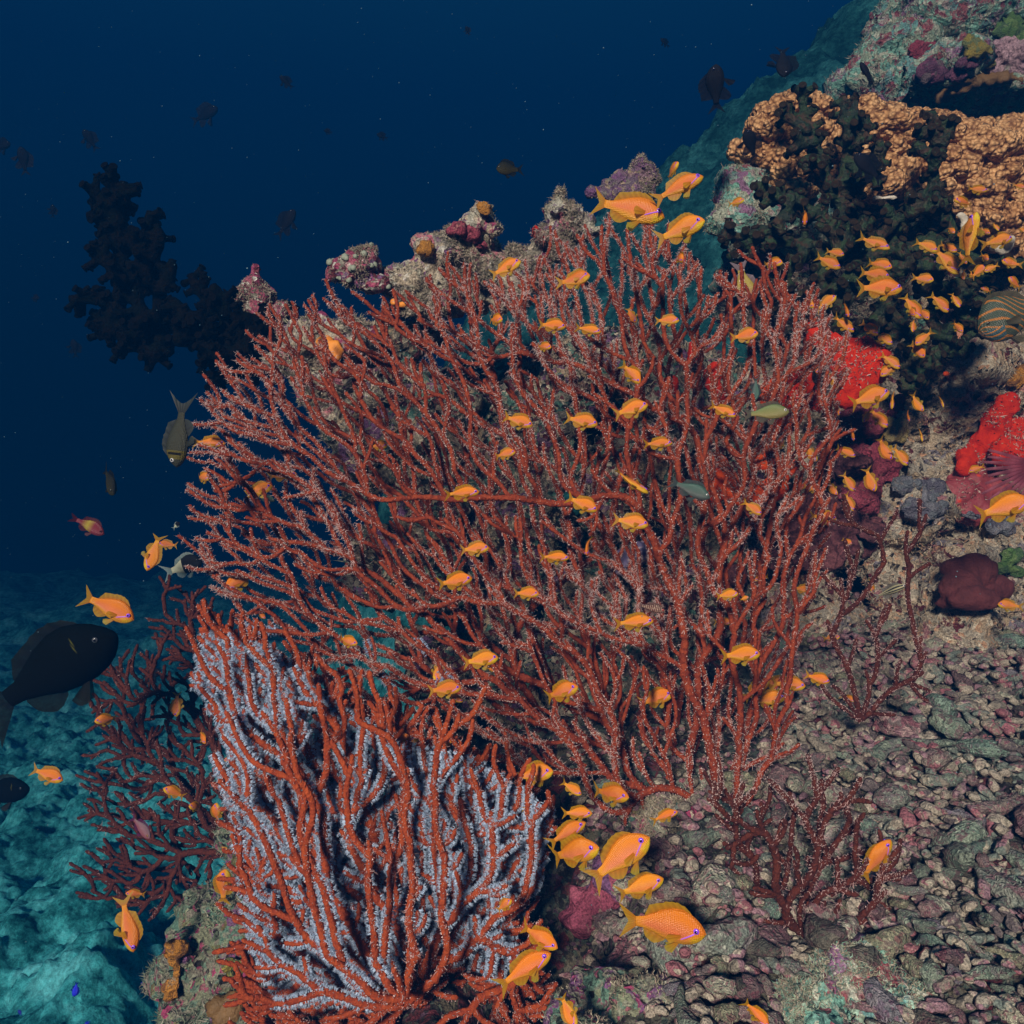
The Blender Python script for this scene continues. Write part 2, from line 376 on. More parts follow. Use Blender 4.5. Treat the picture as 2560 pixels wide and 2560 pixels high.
# ------------------------------------------------------------------ seabed and far reef slope (one sheet)
def seabed_z(x, y):
    z = -1.55 + .055 * (y - 3)
    prof = np.where(x > -.25, 1.65 + .80 * (x + .25), 1.65 + 2.3 * (x + .25)) + .10 * (y - 5)
    prof = prof - 1.05 * np.clip(5 - y, 0, 9)
    d = prof - z; z = z + np.where(d > 0, d * d / (d + .5), 0) * np.clip((y - 2.7) / .8, 0, 1)
    z = z - np.clip(1.6 - y, 0, 9) * .1
    return z
def build_seabed():
    ys = np.concatenate([np.linspace(.9, 6, 500), 6 + (np.linspace(0, 1, 120)[1:] ** 1.35) * 7.5])
    xs = np.concatenate([np.linspace(-10, -3.6, 60), np.linspace(-3.6, 3.2, 620)[1:], np.linspace(3.2, 9, 50)[1:]])
    X, Y = np.meshgrid(xs, ys); p = np.stack([X.ravel(), Y.ravel(), 0 * X.ravel()], 1)
    z = seabed_z(p[:, 0], p[:, 1]); p[:, 2] = z
    q = p.copy()
    z = z + .16 * fbm(q, 1.3, 3, 3) + .07 * fbm(q, 4.5, 3, 9) + .035 * fbm(q, 13, 2, 12) + .018 * fbm(q, 34, 2, 13)
    z = z - .12 * np.abs(fbm(q * [1, .5, .5], 1.0, 2, 40))
    p[:, 2] = np.minimum(z, 3.3 + .2 * (z - 3.3))
    nx, ny = len(xs), len(ys)
    i = (np.arange(ny - 1)[:, None] * nx + np.arange(nx - 1)).ravel()
    F = np.stack([i, i + 1, i + nx + 1, i + nx], 1)
    m, t, pr = newmat('water_tinted_algae_sand'); L = t.links.new; co = coords(t)
    n1_ = N(t, 'ShaderNodeTexNoise'); n1_.inputs['Scale'].default_value = 3.4; n1_.inputs['Detail'].default_value = 12; n1_.inputs['Roughness'].default_value = .78; L(co, n1_.inputs[0])
    r1 = ramp(t, [(.38, (.004, .06, .065)), (.45, (.020, .22, .24)), (.51, (.06, .46, .50)), (.61, (.16, .72, .78))]); L(n1_.outputs[0], r1.inputs[0])  # pale sand with algae patches; teal loss of red light painted into colours
    n2 = N(t, 'ShaderNodeTexNoise'); n2.inputs['Scale'].default_value = 34; n2.inputs['Detail'].default_value = 6; n2.inputs['Roughness'].default_value = .8; L(co, n2.inputs[0])
    mp = N(t, 'ShaderNodeMapRange'); mp.inputs[1].default_value = .3; mp.inputs[2].default_value = .7; mp.inputs[3].default_value = .3; mp.inputs[4].default_value = 1.7; L(n2.outputs[0], mp.inputs[0])
    s_ = N(t, 'ShaderNodeVectorMath', operation='SCALE'); L(r1.outputs[0], s_.inputs[0]); L(mp.outputs[0], s_.inputs['Scale'])
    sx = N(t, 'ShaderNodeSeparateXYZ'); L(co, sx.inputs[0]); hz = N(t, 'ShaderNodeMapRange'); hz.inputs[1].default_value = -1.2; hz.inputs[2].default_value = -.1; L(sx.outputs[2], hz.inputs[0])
    r3 = ramp(t, [(.40, (.008, .05, .05)), (.50, (.02, .12, .12)), (.60, (.05, .24, .24))]); L(n1_.outputs[0], r3.inputs[0])   # reef slope colours darkened with height, in place of light falling off with distance
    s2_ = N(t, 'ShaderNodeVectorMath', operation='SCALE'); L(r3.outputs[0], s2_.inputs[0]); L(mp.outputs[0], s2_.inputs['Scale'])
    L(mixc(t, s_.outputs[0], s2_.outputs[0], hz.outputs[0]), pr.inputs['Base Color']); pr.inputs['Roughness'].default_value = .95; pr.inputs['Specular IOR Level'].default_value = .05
    bp = N(t, 'ShaderNodeBump'); bp.inputs['Strength'].default_value = .8; bp.inputs['Distance'].default_value = .03; L(n2.outputs[0], bp.inputs['Height']); L(bp.outputs[0], pr.inputs['Normal'])
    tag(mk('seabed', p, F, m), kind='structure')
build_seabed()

# ------------------------------------------------------------------ rubble slope in front of the reef
def slope_z(x, y):
    z = -.60 + .27 * (y - 1.0)
    z = z - .8 * np.log1p(np.exp((-x - .02 + .10 * (y - 1.2)) * 9)) / 9 * 1.6
    g = np.exp(-(((x - .06) / .13) ** 2 + ((y - 1.30) / .17) ** 2)); z = z - .30 * g
    z = z + .05 * np.clip(x - .5, 0, 3)
    return z
def slope_full(p):
    return slope_z(p[:, 0], p[:, 1]) + .030 * fbm(p, 5, 3, 77) + .012 * fbm(p, 22, 2, 78)
def build_slope():
    xs = np.linspace(-.62, 2.6, 360); ys = np.linspace(.5, 2.75, 270)
    X, Y = np.meshgrid(xs, ys); p = np.stack([X.ravel(), Y.ravel(), 0 * X.ravel()], 1)
    z = slope_full(p) + .006 * fbm(p, 60, 2, 79)
    edge = np.clip((-.25 - p[:, 0]) / .3, 0, 1)
    p[:, 2] = z - edge * .5
    nx = len(xs); i = (np.arange(len(ys) - 1)[:, None] * nx + np.arange(nx - 1)).ravel()
    F = np.stack([i, i + 1, i + nx + 1, i + nx], 1)
    tag(mk('rubble_slope', p, F, M['slope']), kind='structure')
    return p, F
SL = build_slope(); reg(SL[0], [SL[1]])

# ------------------------------------------------------------------ reef wall and rocks
rnd = random.Random(3)
# mass behind the big fan and the wall on the right
core_poly = [(860, 830), (1080, 760), (1380, 860), (1600, 930), (1760, 900), (1900, 900), (1900, 2000), (1350, 2010), (1150, 1880), (1000, 1640), (930, 1400), (880, 1150)]
bl = fill(core_poly, lambda x, y: 1.86 + .05 * math.sin(x / 90) + (.1 if y < 1000 else 0) - .14 * max(0, (y - 1500) / 500), 85, 120, rnd, .7)
bl += [(x, y + .2, z, a * 1.5, b_ * 1.7, c * 1.5) for (x, y, z, a, b_, c) in fill([(1000, 950), (1900, 1000), (1900, 1900), (1200, 1800)], 2.0, 130, 40, rnd, .9)]
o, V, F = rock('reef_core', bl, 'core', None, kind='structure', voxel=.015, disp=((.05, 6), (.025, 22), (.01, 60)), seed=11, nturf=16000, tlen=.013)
def wall_d(x, y):
    return 2.22 - .22 * max(0, min(1, (y - 950) / 600)) + .06 * math.sin(x / 70 + y / 110)
wall_poly = [(1760, 960), (2080, 900), (2260, 880), (2420, 800), (2800, 640), (3000, 700), (3000, 1650), (2300, 1640), (1800, 1700)]
bl = fill(wall_poly, wall_d, 80, 190, rnd, .75)
bl += [(x, y + .28, z, a * 1.6, b_ * 2.0, c * 1.6) for (x, y, z, a, b_, c) in fill([(1850, 1000), (2900, 800), (2900, 1600), (1850, 1600)], 2.2, 140, 60, rnd, .9)]
o, V, F = rock('reef_wall', bl, 'wall', None, kind='structure', voxel=.015, disp=((.05, 6), (.028, 20), (.012, 55)), seed=12, nturf=46000, tlen=.010,
               tcol=[(.50, .40, .26), (.40, .34, .22), (.58, .46, .34), (.5, .30, .18), (.30, .28, .18), (.44, .42, .34)])
# dark base that carries the two corals on the right
bl = fill([(1860, 560), (2200, 520), (2560, 520), (2700, 640), (2560, 800), (2250, 960), (2000, 880), (1870, 700)], 2.32, 95, 70, rnd, .8)
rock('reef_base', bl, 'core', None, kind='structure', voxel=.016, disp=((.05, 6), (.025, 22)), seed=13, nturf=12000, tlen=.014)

# upper right boulder
bl = px([(2400, 60, 2.75, 230, 200, .35), (2560, 0, 2.7, 260, 260, .35), (2300, 120, 2.8, 120, 110, .3), (2480, 250, 2.65, 200, 90, .3), (2320, 250, 2.7, 150, 70, .25), (2620, 250, 2.6, 220, 130, .3),
         (2180, 250, 2.75, 80, 40, .18), (2140, 245, 2.75, 55, 28, .12), (2350, -60, 2.9, 110, 90, .3), (2480, -250, 3.0, 260, 240, .4), (2900, 100, 2.9, 400, 400, .5), (2230, 190, 2.78, 80, 60, .2), (2700, -200, 2.9, 300, 300, .4)])
o, V, F = rock('boulder', bl, 'tealrock', 'huge teal and purple algae covered boulder rising at the upper right corner', 'boulder', voxel=.016, disp=((.07, 5), (.035, 16), (.014, 50)), seed=14,
               nturf=34000, tlen=.010, tcol=TT + TC[:2], twid=.0013)
# rounded rock at the left foot of the dark tree coral
bl = px([(1850, 480, 2.15, 75, 70), (1900, 430, 2.2, 65, 50), (1830, 545, 2.12, 55, 50), (1930, 540, 2.15, 85, 80), (1870, 600, 2.12, 60, 45), (2000, 560, 2.25, 90, 90)])
rock('rounded_rock', bl, 'tealrock', 'rounded rock with a teal top left of the dark tree coral', 'rock', disp=((.02, 10), (.010, 34)), seed=15, nturf=6500, tlen=.006, tcol=TT + TC)
# knobbly ridge above the fan: three outcrops
def A(x, y): return 800 + x * .5176, 200 + y * .5176
def pxA(l): return px([(*A(b[0], b[1]), b[2], b[3] * .5176, *( [b[4] * .5176] if len(b) > 4 else [])) for b in l])
FUZ = ((.022, 12), (.016, 30), (.006, 70))
bl = pxA([(90, 905, 1.75, 48, 46), (150, 890, 1.75, 66, 50), (215, 905, 1.75, 70, 62), (170, 950, 1.75, 70, 40), (255, 960, 1.76, 55, 50)])
o, V, F = rock('pink_rock', bl, 'pinkrock', 'pink knob with pale green polyp discs at the left tip of the ridge', 'rock', voxel=.006, disp=((.014, 14), (.012, 34)), seed=16, nturf=2200, tlen=.004)
rg = random.Random(5)
disc = mat_skin('polyp_disc', (.20, .25, .19), (.30, .34, .26), 80)
pts = [v for v in V if v[1] < V[:, 1].mean() - .004]
root = o
for k in range(15):                                 # pale discs on the pink knob
    q = Vector(pts[rg.randrange(len(pts))]); r = rg.uniform(.005, .009)
    dv = ICO1[0] * [r, r * .45, r] + np.array([q.x, q.y - .002, q.z])
    ob = mk('polyp_disc', dv, ICO1[1], disc); setparent(ob, root)
bl = pxA([(330, 960, 1.80, 85, 70), (400, 1010, 1.80, 95, 80), (480, 950, 1.80, 90, 100), (500, 820, 1.80, 50, 62), (560, 860, 1.8, 80, 90), (600, 980, 1.82, 100, 110), (520, 1060, 1.82, 120, 60), (420, 1080, 1.8, 80, 40),
          (650, 740, 1.80, 42, 50), (640, 840, 1.8, 60, 60), (730, 800, 1.82, 80, 90), (800, 650, 1.8, 38, 50), (830, 720, 1.8, 42, 60), (720, 900, 1.84, 110, 110), (850, 880, 1.84, 110, 110), (810, 620, 1.8, 34, 30),
          (960, 860, 1.82, 90, 90), (1060, 790, 1.8, 60, 50), (1060, 880, 1.82, 90, 80), (980, 960, 1.84, 90, 70), (700, 1040, 1.9, 150, 80), (880, 1020, 1.9, 150, 80), (740, 700, 1.8, 40, 34)])
o, V, F = rock('ridge_outcrop', bl, 'ridge', 'long knobbly ridge of turf covered rock rising behind the top of the red fan', 'rock', voxel=.008, disp=FUZ, seed=17, nturf=20000, tlen=.0055, twid=.0009)
bl = pxA([(1150, 620, 1.78, 38, 70), (1170, 560, 1.78, 26, 40), (1220, 640, 1.78, 60, 60), (1190, 700, 1.78, 75, 60), (1290, 690, 1.8, 70, 50), (1320, 730, 1.8, 60, 40), (1150, 780, 1.8, 70, 60), (1140, 850, 1.82, 60, 50), (1240, 700, 1.8, 80, 60)])
rock('shaggy_knob', bl, 'ridge', 'shaggy pink and grey rock knob left of the big orange fish at the ridge end', 'rock', voxel=.007, disp=FUZ, seed=18, nturf=9000, tlen=.006, twid=.0009)
bl = pxA([(1560, 450, 1.95, 85, 72), (1480, 500, 1.95, 70, 52), (1410, 500, 1.95, 60, 50), (1340, 540, 1.95, 62, 40), (1600, 490, 1.95, 60, 50), (1450, 560, 1.95, 100, 40), (1560, 540, 1.95, 70, 40)])
M['purprock'] = mat_encrust('purple_coralline_rock', [PURP, (.16, .11, .16), PURP, (.22, .14, .18)], [GREY, (.12, .09, .12), PURP, TAN, (.14, .1, .14)], 28)
rock('purple_rock', bl, 'purprock', 'purple rounded rocks behind the big orange fish at the ridge top', 'rock', voxel=.008, disp=((.014, 12), (.012, 40)), seed=19, nturf=3500, tlen=.004)
bl = px([(640, 672, 1.95, 22, 20), (628, 715, 1.95, 36, 34), (660, 740, 1.95, 36, 32), (600, 735, 1.95, 26, 24), (690, 780, 1.95, 30, 28), (650, 770, 1.95, 34, 26), (700, 810, 2.0, 40, 30)])
rock('pink_rock', bl, 'pinkrock', 'small pink and white lump sitting on the black coral at left', 'rock', voxel=.006, disp=((.016, 14), (.012, 36)), seed=20, nturf=2200, tlen=.004)
bl = px([(780, 815, 1.8, 60, 26), (840, 820, 1.8, 55, 26), (870, 850, 1.82, 70, 40), (780, 860, 1.82, 60, 50), (800, 940, 1.85, 80, 70), (880, 960, 1.85, 80, 80), (740, 840, 1.82, 34, 28), (840, 1030, 1.88, 70, 60), (740, 910, 1.86, 50, 50)])
rock('lilac_rock', bl, 'ridge', 'lilac and grey rock behind the upper left corner of the red fan', 'rock', voxel=.008, disp=FUZ, seed=21, nturf=6000, tlen=.009)
# mossy rock lower left under the front fan
bl = px([(560, 2480, 1.42, 170, 190), (700, 2320, 1.45, 190, 190), (560, 2280, 1.5, 120, 110), (480, 2420, 1.45, 90, 110), (640, 2150, 1.55, 110, 70), (800, 2180, 1.5, 170, 150), (900, 2420, 1.42, 240, 240),
         (1150, 2500, 1.4, 200, 200), (700, 2580, 1.38, 230, 160), (470, 2560, 1.42, 90, 120), (1000, 2200, 1.5, 200, 200), (600, 2700, 1.35, 300, 160), (760, 2080, 1.6, 120, 60), (1000, 2750, 1.35, 300, 160), (620, 2900, 1.35, 300, 200)])
o, V, F = rock('mossy_rock', bl, 'mossrock', 'green and purple mottled rock under the front fan at lower left', 'rock', voxel=.010, disp=((.05, 7), (.02, 24), (.009, 60)), seed=22, nturf=30000, tlen=.009, tcol=[(.22, .30, .2), (.3, .33, .24), (.14, .2, .14), (.36, .34, .28)], twid=.0008)
# coarse lumps between the two fans
bl = px([(1560, 2190, 1.40, 95, 60), (1500, 2250, 1.40, 85, 55), (1460, 2300, 1.40, 60, 40), (1620, 2170, 1.45, 60, 40), (1540, 2290, 1.42, 80, 30)])
M['magrock'] = mat_encrust('magenta_rock', [(.30, .07, .12), (.26, .06, .10), (.34, .09, .14), PURP], [(.32, .08, .13), (.25, .05, .09), (.3, .28, .2), (.22, .05, .1)], 26, amount=.58)
rock('magenta_rock', bl, 'magrock', 'magenta crusted lump in the dark hollow right of the front fan', 'rock', voxel=.006, disp=((.014, 14), (.008, 40)), seed=23, nturf=700, tlen=.007)
bl = px([(1700, 2060, 1.42, 110, 40), (1640, 2030, 1.45, 60, 30), (1740, 2140, 1.36, 100, 50), (1690, 2190, 1.36, 80, 40), (1800, 2200, 1.36, 80, 40), (1830, 2080, 1.42, 90, 40)])
rock('lumpy_rock', bl, 'rock', 'lumpy grey and pink rock just right of the orange fish cluster, below the big fan', 'rock', voxel=.007, disp=FUZ, seed=24, nturf=7000, tlen=.008)
bl = px([(1520, 2490, 1.08, 120, 70), (1640, 2520, 1.05, 120, 70), (1440, 2560, 1.05, 110, 70), (1800, 2500, 1.1, 120, 45), (1560, 2620, 1.0, 250, 90), (1750, 2400, 1.15, 110, 35)])
rock('turf_rock', bl, 'mossrock', 'rough turf covered boulder at the bottom edge right of the front fan', 'rock', voxel=.007, disp=FUZ, seed=25, nturf=14000, tlen=.0045, twid=.0007)
bl = px([(2200, 2480, 1.02, 170, 70), (2400, 2450, 1.04, 190, 60), (2060, 2520, 1.0, 120, 60), (2560, 2500, 1.0, 200, 90), (2300, 2580, .98, 300, 80)])
rock('pale_turf_rock', bl, 'tealrock', 'teal grey turf covered rock along the bottom right edge', 'rock', voxel=.007, disp=FUZ, seed=26, nturf=20000, tlen=.0045, tcol=TT + TC, twid=.0007)

# ------------------------------------------------------------------ coral rubble
def rub_mesh(k):
    rg = np.random.default_rng(100 + k)
    V = ICO3[0].copy(); kind = k % 5
    if kind in (0, 3):  sc3 = np.array([1.0, .62, .52])
    elif kind == 1:     sc3 = np.array([1.95, .40, .38])
    elif kind == 2:     sc3 = np.array([.9, .8, .62])
    else:               sc3 = np.array([1.25, .5, .45])
    V = V * (1 + .26 * vnoise(V + k * 5, 1.4, k) + .15 * vnoise(V + k, 3.6, k))[:, None] * sc3
    if kind in (1, 4): V[:, 1] += .25 * (V[:, 0] ** 2) * (1 if k % 2 else -1)
    if kind in (0, 4):
        n = V / np.linalg.norm(V, axis=1, keepdims=True); V = V + n * (np.clip(vnoise(V, 4.5, k + 9), 0, 1) * .16)[:, None]
    V = V + vnormals(V, [ICO3[1]]) * (.13 * fbm(V, 3.2, 2, k + 40) - .05 * np.abs(fbm(V, 5.5, 2, k + 60)) + .05 * fbm(V, 7.5, 2, k + 80))[:, None]
    ob = mk('coral_rubble', V, ICO3[1], M['rubble'], link=False); me = ob.data; bpy.data.objects.remove(ob)
    return me, kind
RUBM = [rub_mesh(k) for k in range(15)]
def rub_place():
    rg = np.random.default_rng(44); out = []
    def vis(x, y, z):
        pxx = 1280 + x / y / K * 1280; pyy = 1280 - z / y / K * 1280
        return pxx, pyy
    tries = 0; cells = {}
    while tries < 60000:
        tries += 1
        y = rg.uniform(.92, 2.45); x = rg.uniform(.12 if y > 1.1 else .2, K * y * 1.12)
        big = rg.random() < .13 or tries < 90
        s = rg.uniform(.022, .038) if big else rg.uniform(.009, .021)
        s *= 1.2 if tries < 90 else (.7 if rg.random() < .3 else 1)
        ok = True; ci = (int(x / .04), int(y / .04))
        for a in (-1, 0, 1):
            for b in (-1, 0, 1):
                for (X, Y, S) in cells.get((ci[0] + a, ci[1] + b), ()):
                    if (X - x) ** 2 + (Y - y) ** 2 < (.53 * (s + S)) ** 2: ok = False
        if not ok: continue
        cells.setdefault(ci, []).append((x, y, s))
        z = float(slope_full(np.array([[x, y, 0.]]))[0]) + s * .25 + rg.uniform(-.004, .026)
        pxx, pyy = vis(x, y, z)
        if pxx < 1300 or pyy > 2680: continue
        if pxx < 1900 and pyy < 1950: continue
        out.append((x, y, z, s, pxx, pyy))
    return out, rg
RUB, rg = rub_place()
RUB.sort(key=lambda r: -r[3] / r[1])
knd = ['lumpy', 'finger shaped', 'stubby', 'lumpy', 'bent']
for i, (x, y, z, s, pxx, pyy) in enumerate(RUB[:295]):
    me, k = RUBM[rg.integers(0, len(RUBM))]
    ob = bpy.data.objects.new('coral_rubble', me); COL.objects.link(ob)
    ob.location = (x, y, z); ob.scale = (s, s, s)
    ob.rotation_euler = (rg.uniform(-.5, .5), rg.uniform(-.4, .4), rg.uniform(0, 6.28))
    far = 'at the foot of the reef wall' if pyy < 1760 else ('on the mid slope right of the fan base' if pyy < 2150 else 'near the bottom edge of the slope')
    tag(ob, f'{knd[k]} crusted piece of coral rubble lying {far}', 'coral rubble', 'pieces of coral rubble on the slope')
rest = RUB[295:]
Vs = []; Fs = []; off = 0
small = rub_mesh(0)[0]
def small_rubble(name, rows, mat, n_extra):
    Vs = []; Fs = []; off = 0
    for (x, y, z, s, *_r) in rows:
        v = ICO2[0] * (1 + .3 * vnoise(ICO2[0] + (x * 37 + y * 11), 1.6, 4) + .12 * vnoise(ICO2[0] + x * 9, 4.5, 5))[:, None] * [1.25, .75, .6]
        rt = np.array(Matrix.Rotation(rg.uniform(0, 6.28), 3, 'Z') @ Matrix.Rotation(rg.uniform(-.7, .7), 3, 'Y'))
        Vs.append(v @ rt.T * s + np.array([x, y, z])); Fs.append(ICO2[1] + off); off += len(v)
    return tag(mk(name, np.concatenate(Vs), np.concatenate(Fs), mat), 'small crusted coral fragments filling the gaps between the larger rubble pieces', 'rubble', kind='stuff')
# fine gravel between
ex = []
for _ in range(2600):
    y = rg.uniform(.92, 2.4); x = rg.uniform(.1, K * y * 1.1); s = rg.uniform(.003, .008)
    ex.append((x, y, float(slope_full(np.array([[x, y, 0.]]))[0]) + s * .5 + rg.uniform(0, .006), s))
M['rubble_small'] = mat_encrust('small_rubble', [(.36, .32, .25), (.30, .12, .14), (.22, .2, .16), (.42, .38, .3), (.16, .2, .17), (.28, .17, .2), (.12, .1, .1)], [(.42, .39, .3), (.2, .18, .14), (.28, .26, .2), (.3, .14, .16)], 34, amount=.55)
small_rubble('rubble_gravel', rest + ex, M['rubble_small'], 0)

# ------------------------------------------------------------------ sea fans
class Fan:
    def __init__(s, poly, hub, R, field, seed, step=9, margin=80):
        s.poly = poly; s.hub = hub; s.R = R; s.field = field; s.rnd = random.Random(seed); s.step = step
        s.cells = {}; s.x = []; s.y = []; s.d = []; s.par = []; s.branches = []; s.seed = seed; s.m = margin; s.fork = (26, 48)
    def key(s, x, y): return (int(x // s.R), int(y // s.R))
    def add(s, x, y, d, par):
        i = len(s.x); s.x.append(x); s.y.append(y); s.d.append(d); s.par.append(par)
        s.cells.setdefault(s.key(x, y), []).append(i); return i
    def close(s, x, y, r, skip):
        cx, cy_ = s.key(x, y)
        for a in (-1, 0, 1):
            for b in (-1, 0, 1):
                for i in s.cells.get((cx + a, cy_ + b), ()):
                    if i in skip: continue
                    if (s.x[i] - x) ** 2 + (s.y[i] - y) ** 2 < r * r: return True
        return False
    def grow(s, start, ang, Lmin, Lmax, free=5, wob=.16, bend=.10, dt=0):
        x, y, d = s.x[start], s.y[start], s.d[start]
        skip = set(); j = start
        for _ in range(6):
            skip.add(j); j = s.par[j]
            if j < 0: break
        for i in range(start, min(start + 7, len(s.x))): skip.add(i)
        dx, dy = math.cos(ang), math.sin(ang)
        mg = s.rnd.uniform(-1, 1) ** 3 * s.m; pts = []; L = s.rnd.uniform(Lmin, Lmax); k = 0; ph = s.rnd.uniform(0, 100)
        target = d + s.rnd.uniform(-1, 1) * .035 + dt
        while k * s.step < L:
            fx, fy = s.field(x, y)
            w_ = bend
            n = n1(x / 70, y / 70, ph) * wob * 2.6 + s.rnd.uniform(-1, 1) * wob * .7
            dx, dy = dx * (1 - w_) + fx * w_ - dy * n, dy * (1 - w_) + fy * w_ + dx * n
            l = math.hypot(dx, dy); dx /= l; dy /= l
            x += dx * s.step; y += dy * s.step
            d += (target - d) * .06 + s.rnd.uniform(-1, 1) * .0012
            nb = n1(x / 45, y / 45, 5.5 + s.seed) * 80
            if not (start == 0 and k < 16) and not inside(s.poly, x + nb * .6 + fx * mg, y + nb * .6 + fy * mg): break
            r = s.R if k >= free else s.R * .55 * (k + 1) / free
            if s.close(x, y, r, skip): break
            pts.append((x, y, d)); k += 1
        if k * s.step < Lmin: return None
        ids = [start]; p = start
        for (x, y, d) in pts: p = s.add(x, y, d, p); ids.append(p)
        s.branches.append(ids); return ids
    def run(s, stems, d0, tries, Lmin=40, Lmax=(120, 420), wob=.16, bend=.10, hubspread=18, dt=0, stem_bend=None):
        root = s.add(*s.hub, d0, -1)
        for a in stems:
            s.grow(root, R_(a), 60, 99999 if Lmax[1] > 300 else Lmax[1] * 2, free=14, wob=wob, bend=stem_bend or bend, dt=dt)
        for _ in range(tries):
            i = s.rnd.randrange(len(s.x)); j = s.par[i]
            if j < 0 or s.par[j] < 0: continue
            dx, dy = s.x[i] - s.x[j], s.y[i] - s.y[j]
            a = math.atan2(dy, dx) + s.rnd.choice((-1, 1)) * R_(s.rnd.uniform(*s.fork))
            s.grow(i, a, Lmin, s.rnd.uniform(*Lmax), wob=wob, bend=bend, dt=dt)
    def arrays(s, rt, rmax, pw=.5, full=1500, sides=7):
        n = len(s.x); cnt = np.ones(n)
        par = s.par
        for i in range(n - 1, 0, -1):
            if par[i] >= 0: cnt[par[i]] += cnt[i]
        W = PA(np.stack([s.x, s.y, s.d], 1))
        rad = rt + (rmax - rt) * np.minimum(1, (cnt / full)) ** pw
        rg = np.random.default_rng(s.seed)
        Vs = []; Fq = []; Ft = []; off = 0; Q = []; QN = []; T = []; RR = []; PX = []
        ang = np.arange(sides) / sides * 2 * np.pi
        for ids in s.branches:
            p = W[ids]; r = rad[ids].copy()
            if ids[0] != 0: r[0] = min(r[0], r[1] * 1.15)
            m = len(ids)
            # densify
            tt = np.linspace(0, m - 1, (m - 1) * 2 + 1)
            p = np.stack([np.interp(tt, np.arange(m), p[:, k]) for k in range(3)], 1); r = np.interp(tt, np.arange(m), r)
            if len(p) > 4:
                for _ in range(2): p[1:-1] = (p[:-2] + 2 * p[1:-1] + p[2:]) / 4
            t = np.gradient(p, axis=0); t /= np.linalg.norm(t, axis=1, keepdims=True)
            e1 = np.cross(t, [0, 1, 0]); e1 /= np.maximum(np.linalg.norm(e1, axis=1, keepdims=True), 1e-9); e2 = np.cross(t, e1)
            p = np.concatenate([p, p[-1:] + t[-1:] * r[-1] * .7]); r = np.append(r * (1 + rg.normal(0, .07, len(r))), r[-1] * .6)
            t = np.append(t, t[-1:], 0); e1 = np.append(e1, e1[-1:], 0); e2 = np.append(e2, e2[-1:], 0)
            k = len(p); rr = r[:, None] * (1 + rg.normal(0, .11, (k, sides)))
            ring = p[:, None] + rr[..., None] * (np.cos(ang)[None, :, None] * e1[:, None] + np.sin(ang)[None, :, None] * e2[:, None])
            Vs.append(ring.reshape(-1, 3)); Vs.append(p[-1:] + t[-1:] * r[-1] * .8)
            a = off + np.arange(k - 1)[:, None] * sides + np.arange(sides)[None]; b = off + np.arange(k - 1)[:, None] * sides + (np.arange(sides)[None] + 1) % sides
            Fq.append(np.stack([a, b, b + sides, a + sides], -1).reshape(-1, 4))
            l0 = off + (k - 1) * sides; tip = off + k * sides
            Ft.append(np.stack([l0 + np.arange(sides), l0 + (np.arange(sides) + 1) % sides, np.full(sides, tip)], 1))
            off += k * sides + 1
            Q.append(p); QN.append(e1); T.append(t); RR.append(r)
        s.Q = np.concatenate(Q); s.E1 = np.concatenate(QN); s.T = np.concatenate(T); s.RR = np.concatenate(RR)
        return np.concatenate(Vs), np.concatenate(Fq), np.concatenate(Ft)
def specks(Q, E1, T, RR, n, size, rg, front=.6):
    """closed polyps: tiny four sided buds on the branch surface"""
    w_ = np.clip(.5 + 1.1 * fbm(Q, 9, 2, 91), .06, 2); i = rg.choice(len(Q), n, p=w_ / w_.sum()); a = rg.uniform(0, 2 * np.pi, n); E2 = np.cross(T[i], E1[i])
    d = np.cos(a)[:, None] * E1[i] + np.sin(a)[:, None] * E2
    c = Q[i] + d * RR[i][:, None] + T[i] * rg.uniform(-.003, .003, (n, 1))
    s = size * rg.uniform(.6, 1.5, (n, 1)); u = np.cross(d, T[i])
    V = np.stack([c + T[i] * s, c + u * s - T[i] * s * .6, c - u * s - T[i] * s * .6, c + d * s * 1.5], 1).reshape(-1, 3)
    k = np.arange(n)[:, None] * 4
    F = np.concatenate([k + np.array([[0, 1, 3]]), k + np.array([[1, 2, 3]]), k + np.array([[2, 0, 3]])])
    return V, F, n * 4
def threads(Q, E1, T, RR, n, ln, wid, rg):
    """fine pale filaments creeping over the branches"""
    w_ = np.clip(.5 + 1.3 * fbm(Q, 7, 2, 95), .05, 2); i = rg.choice(len(Q), n, p=w_ / w_.sum()); a = rg.uniform(0, 2 * np.pi, n); E2 = np.cross(T[i], E1[i])
    d = np.cos(a)[:, None] * E1[i] + np.sin(a)[:, None] * E2; u = np.cross(d, T[i])
    p0 = Q[i] + d * RR[i][:, None] * 1.02
    dirn = T[i] * rg.normal(0, 1, (n, 1)) + u * rg.normal(0, .8, (n, 1)) + d * .25; dirn /= np.linalg.norm(dirn, axis=1, keepdims=True)
    l = ln * rg.uniform(.5, 1.5, (n, 1)); sd = np.cross(dirn, d) * wid
    p1 = p0 + dirn * l * .5 + d * l * .15 + rg.normal(0, .12, (n, 3)) * l; p2 = p0 + dirn * l + d * l * .1 + rg.normal(0, .2, (n, 3)) * l
    V = np.stack([p0 - sd, p0 + sd, p1 + sd, p1 - sd, p2], 1).reshape(-1, 3); k = np.arange(n)[:, None] * 5
    return V, k + np.array([[0, 1, 2, 3]]), k + np.array([[3, 2, 4]])
